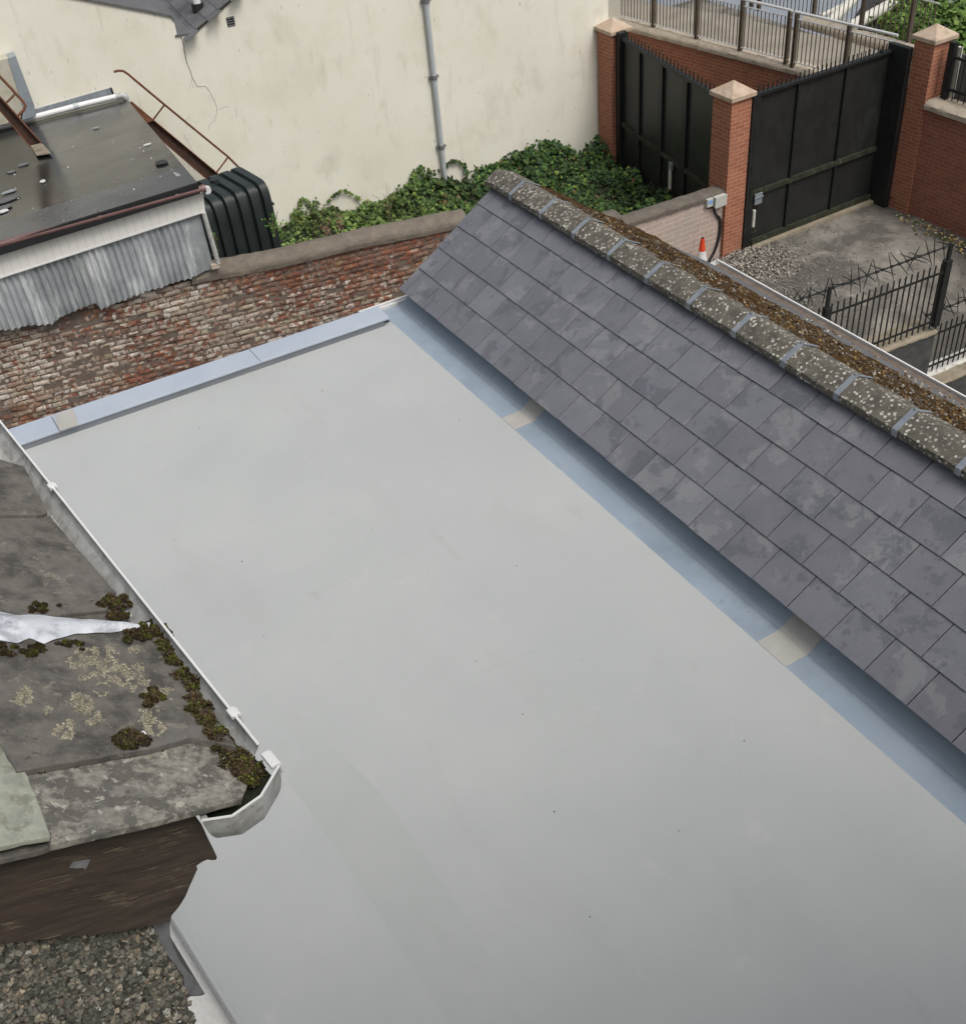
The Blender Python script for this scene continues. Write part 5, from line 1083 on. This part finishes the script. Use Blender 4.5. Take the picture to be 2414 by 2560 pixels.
# ---- bargeboard with its shaped foot
Zc=lambda x,y:(x*.4267,1900+y*.4267)
bb=[Zc(-600,690),Zc(0,560),Zc(560,450),Zc(1140,322),Zc(1160,352),Zc(1185,382),Zc(1205,425),Zc(1230,480),Zc(1255,528),Zc(1275,572),Zc(1268,588),Zc(1240,590),Zc(1215,586),Zc(1185,600),Zc(1153,622),Zc(1160,640),Zc(1140,685),Zc(1115,740),Zc(1090,800),Zc(1060,850),Zc(1035,882),Zc(1010,910),Zc(1000,950),Zc(700,1010),Zc(0,1080),Zc(-600,1100)]
P=[gpx(p,-.016) for p in bb]; b=MB(); b.prism(P,Cd*.022); b.build('bargeboard',M['barge'],root,bevel=.0015)
ed_=[Zc(-600,688),Zc(0,556),Zc(560,447),Zc(1140,316),Zc(1142,330),Zc(560,461),Zc(0,572),Zc(-600,702)]
b=MB(); b.prism([gpx(p,-.004) for p in ed_],Cd*.012); b.build('verge_batten',M['barge'],root,bevel=.001)
b=MB(); b.prism([gpx(p,-.012) for p in (Zc(325,520),Zc(600,465),Zc(605,472),Zc(332,530))],Cd*.006); b.build('lifted_splinter',M['felt_edge'],root)
P=[gpx(Zc(*p),-.0145) for p in [(410,632),(430,600),(470,595),(530,585),(520,610),(500,645),(490,632),(450,635)]]; b=MB(); b.prism(P,Cd*.0015); b.build('paint_flake',M['grey_render'],root)
b=MB(); rs=random.Random(12); ru=nrm(gpx(Zc(1000,300))-gpx(Zc(0,560)))
WC=[(.30,.24,.17),(.36,.30,.22),(.22,.17,.12),(.27,.235,.19)]
for cx_,cy_,sx,sy,n_ in ((690,805,95,32,60),(430,575,80,14,24),(60,965,40,25,16),(650,528,70,12,14),(1075,640,60,18,14),(980,690,60,20,18),(700,850,70,16,22),(1050,420,60,30,12),(300,720,200,60,10),(1000,500,90,60,12)):
    for i in range(n_):
        P=gpx(Zc(rs.gauss(cx_,sx*.5),rs.gauss(cy_,sy*.5)),-.0150); L_=rs.uniform(.004,.018); h_=rs.uniform(.0004,.0013); b.cc=rs.choice(WC); dn=np.cross(ru,Cd); b.add([P-ru*L_,P-ru*L_*.2+dn*h_,P+ru*L_,P+ru*L_*.3-dn*h_],[(0,3,2,1),(0,1,2,3)])
o_=b.build('bare_wood_splinters',M['gravel'],root); o_['kind']='stuff'
# ---- pebbledashed gable wall below
wall_o=[Zc(-900,900),Zc(0,985),Zc(250,965),Zc(600,915),Zc(850,880),Zc(985,900),Zc(1002,935),Zc(994,975),Zc(997,1020),Zc(1015,1090),Zc(1035,1140),Zc(1060,1190),Zc(1110,1258),Zc(1160,1310),Zc(1185,1345),Zc(1200,1368),Zc(1190,1378),Zc(1165,1382),Zc(1115,1384),Zc(1096,1398),Zc(1090,1420),Zc(1110,1470),Zc(1140,1547),Zc(1180,1640)]
P=[gpx(p,-.042) for p in wall_o]; P=P+[V(P[-1][0],P[-1][1],3.35),V(P[0][0],P[0][1],3.35)]
b=MB(); b.prism(P,Cd*.25); b.build('gable_wall',M['dash_base'],root)
sm_=[Zc(560,930),Zc(700,900),Zc(850,870),Zc(985,895),Zc(1002,935),Zc(994,975),Zc(997,1020),Zc(1015,1090),Zc(1060,1190),Zc(1110,1258),Zc(1160,1310),Zc(1198,1368),Zc(1165,1380),Zc(1110,1382),Zc(1085,1340),Zc(1075,1270),Zc(1010,1180),Zc(960,1120),Zc(925,1030),Zc(880,950),Zc(760,930)]
b=MB(); b.prism([gpx(p,-.038) for p in sm_],Cd*.006); b.build('smooth_render_edge',M['grey_render'],root,bevel=.001)
b=MB(); rs=random.Random(77); COLS=[(.13,.125,.105),(.20,.18,.145),(.085,.085,.07),(.27,.245,.19),(.055,.055,.045),(.16,.155,.13),(.11,.11,.085),(.36,.31,.23),(.42,.41,.37),(.24,.19,.14)]; WT=[8,7,9,4,6,7,8,1.6,.9,2]
xs_=[p[0] for p in wall_o[7:]]; ys_=[p[1] for p in wall_o[7:]]
n=0
while n<3600:
    px=(rs.uniform(-60,520),rs.uniform(2285,2600)); top_=np.interp(px[0],[0,107,256,363,400],[2325,2312,2294,2300,2340])
    if px[1]<top_+rs.uniform(-2,14): continue
    sm=np.interp(px[1],[2290,2310,2340,2380,2410,2440,2470,2490,2520,2560,2600],[330,380,395,412,430,452,462,466,474,484,492]) 
    if px[0]>sm: continue
    P=gpx(px,-.041); kk=rs.uniform(.8,1.35); b.cc=tuple(c*kk for c in rs.choices(COLS,WT)[0]); s=rs.choice([.003,.004,.0055,.0065,.008]); chip(b,P+V(rs.gauss(0,.001),rs.gauss(0,.001),0),s,rs.uniform(.35,.8),nrm(-Cd+V(rs.gauss(0,.25),0,rs.gauss(0,.25)))); n+=1
o_=b.build('pebbles',M['pebble'],root); o_['kind']='stuff'
# bulk of the house behind (seen only from other positions)
b=MB(); q=gpx((0,2330)); w_=V(*(G0+Nd*-.80)[:2],0)
b.prism([w_+UP*-6.9+Cd*.26,w_+UP*3.68+Cd*.26,w_-Nd*.9+UP*4.0+Cd*.26,w_-Nd*.9+UP*-6.9+Cd*.26],Cd*2.2); b.build('side_wall',M['white_dash'],root)
# unseen wall of the camera's house, added and sized to shade the near roof
b=MB(); b.box(-4,4.6,-2.5,-1.8,-6.9,7.2); tag(b.build('shade_house_wall',M['render']),'unseen cream house wall added behind the camera to shade the flat roof','house')
#=END=
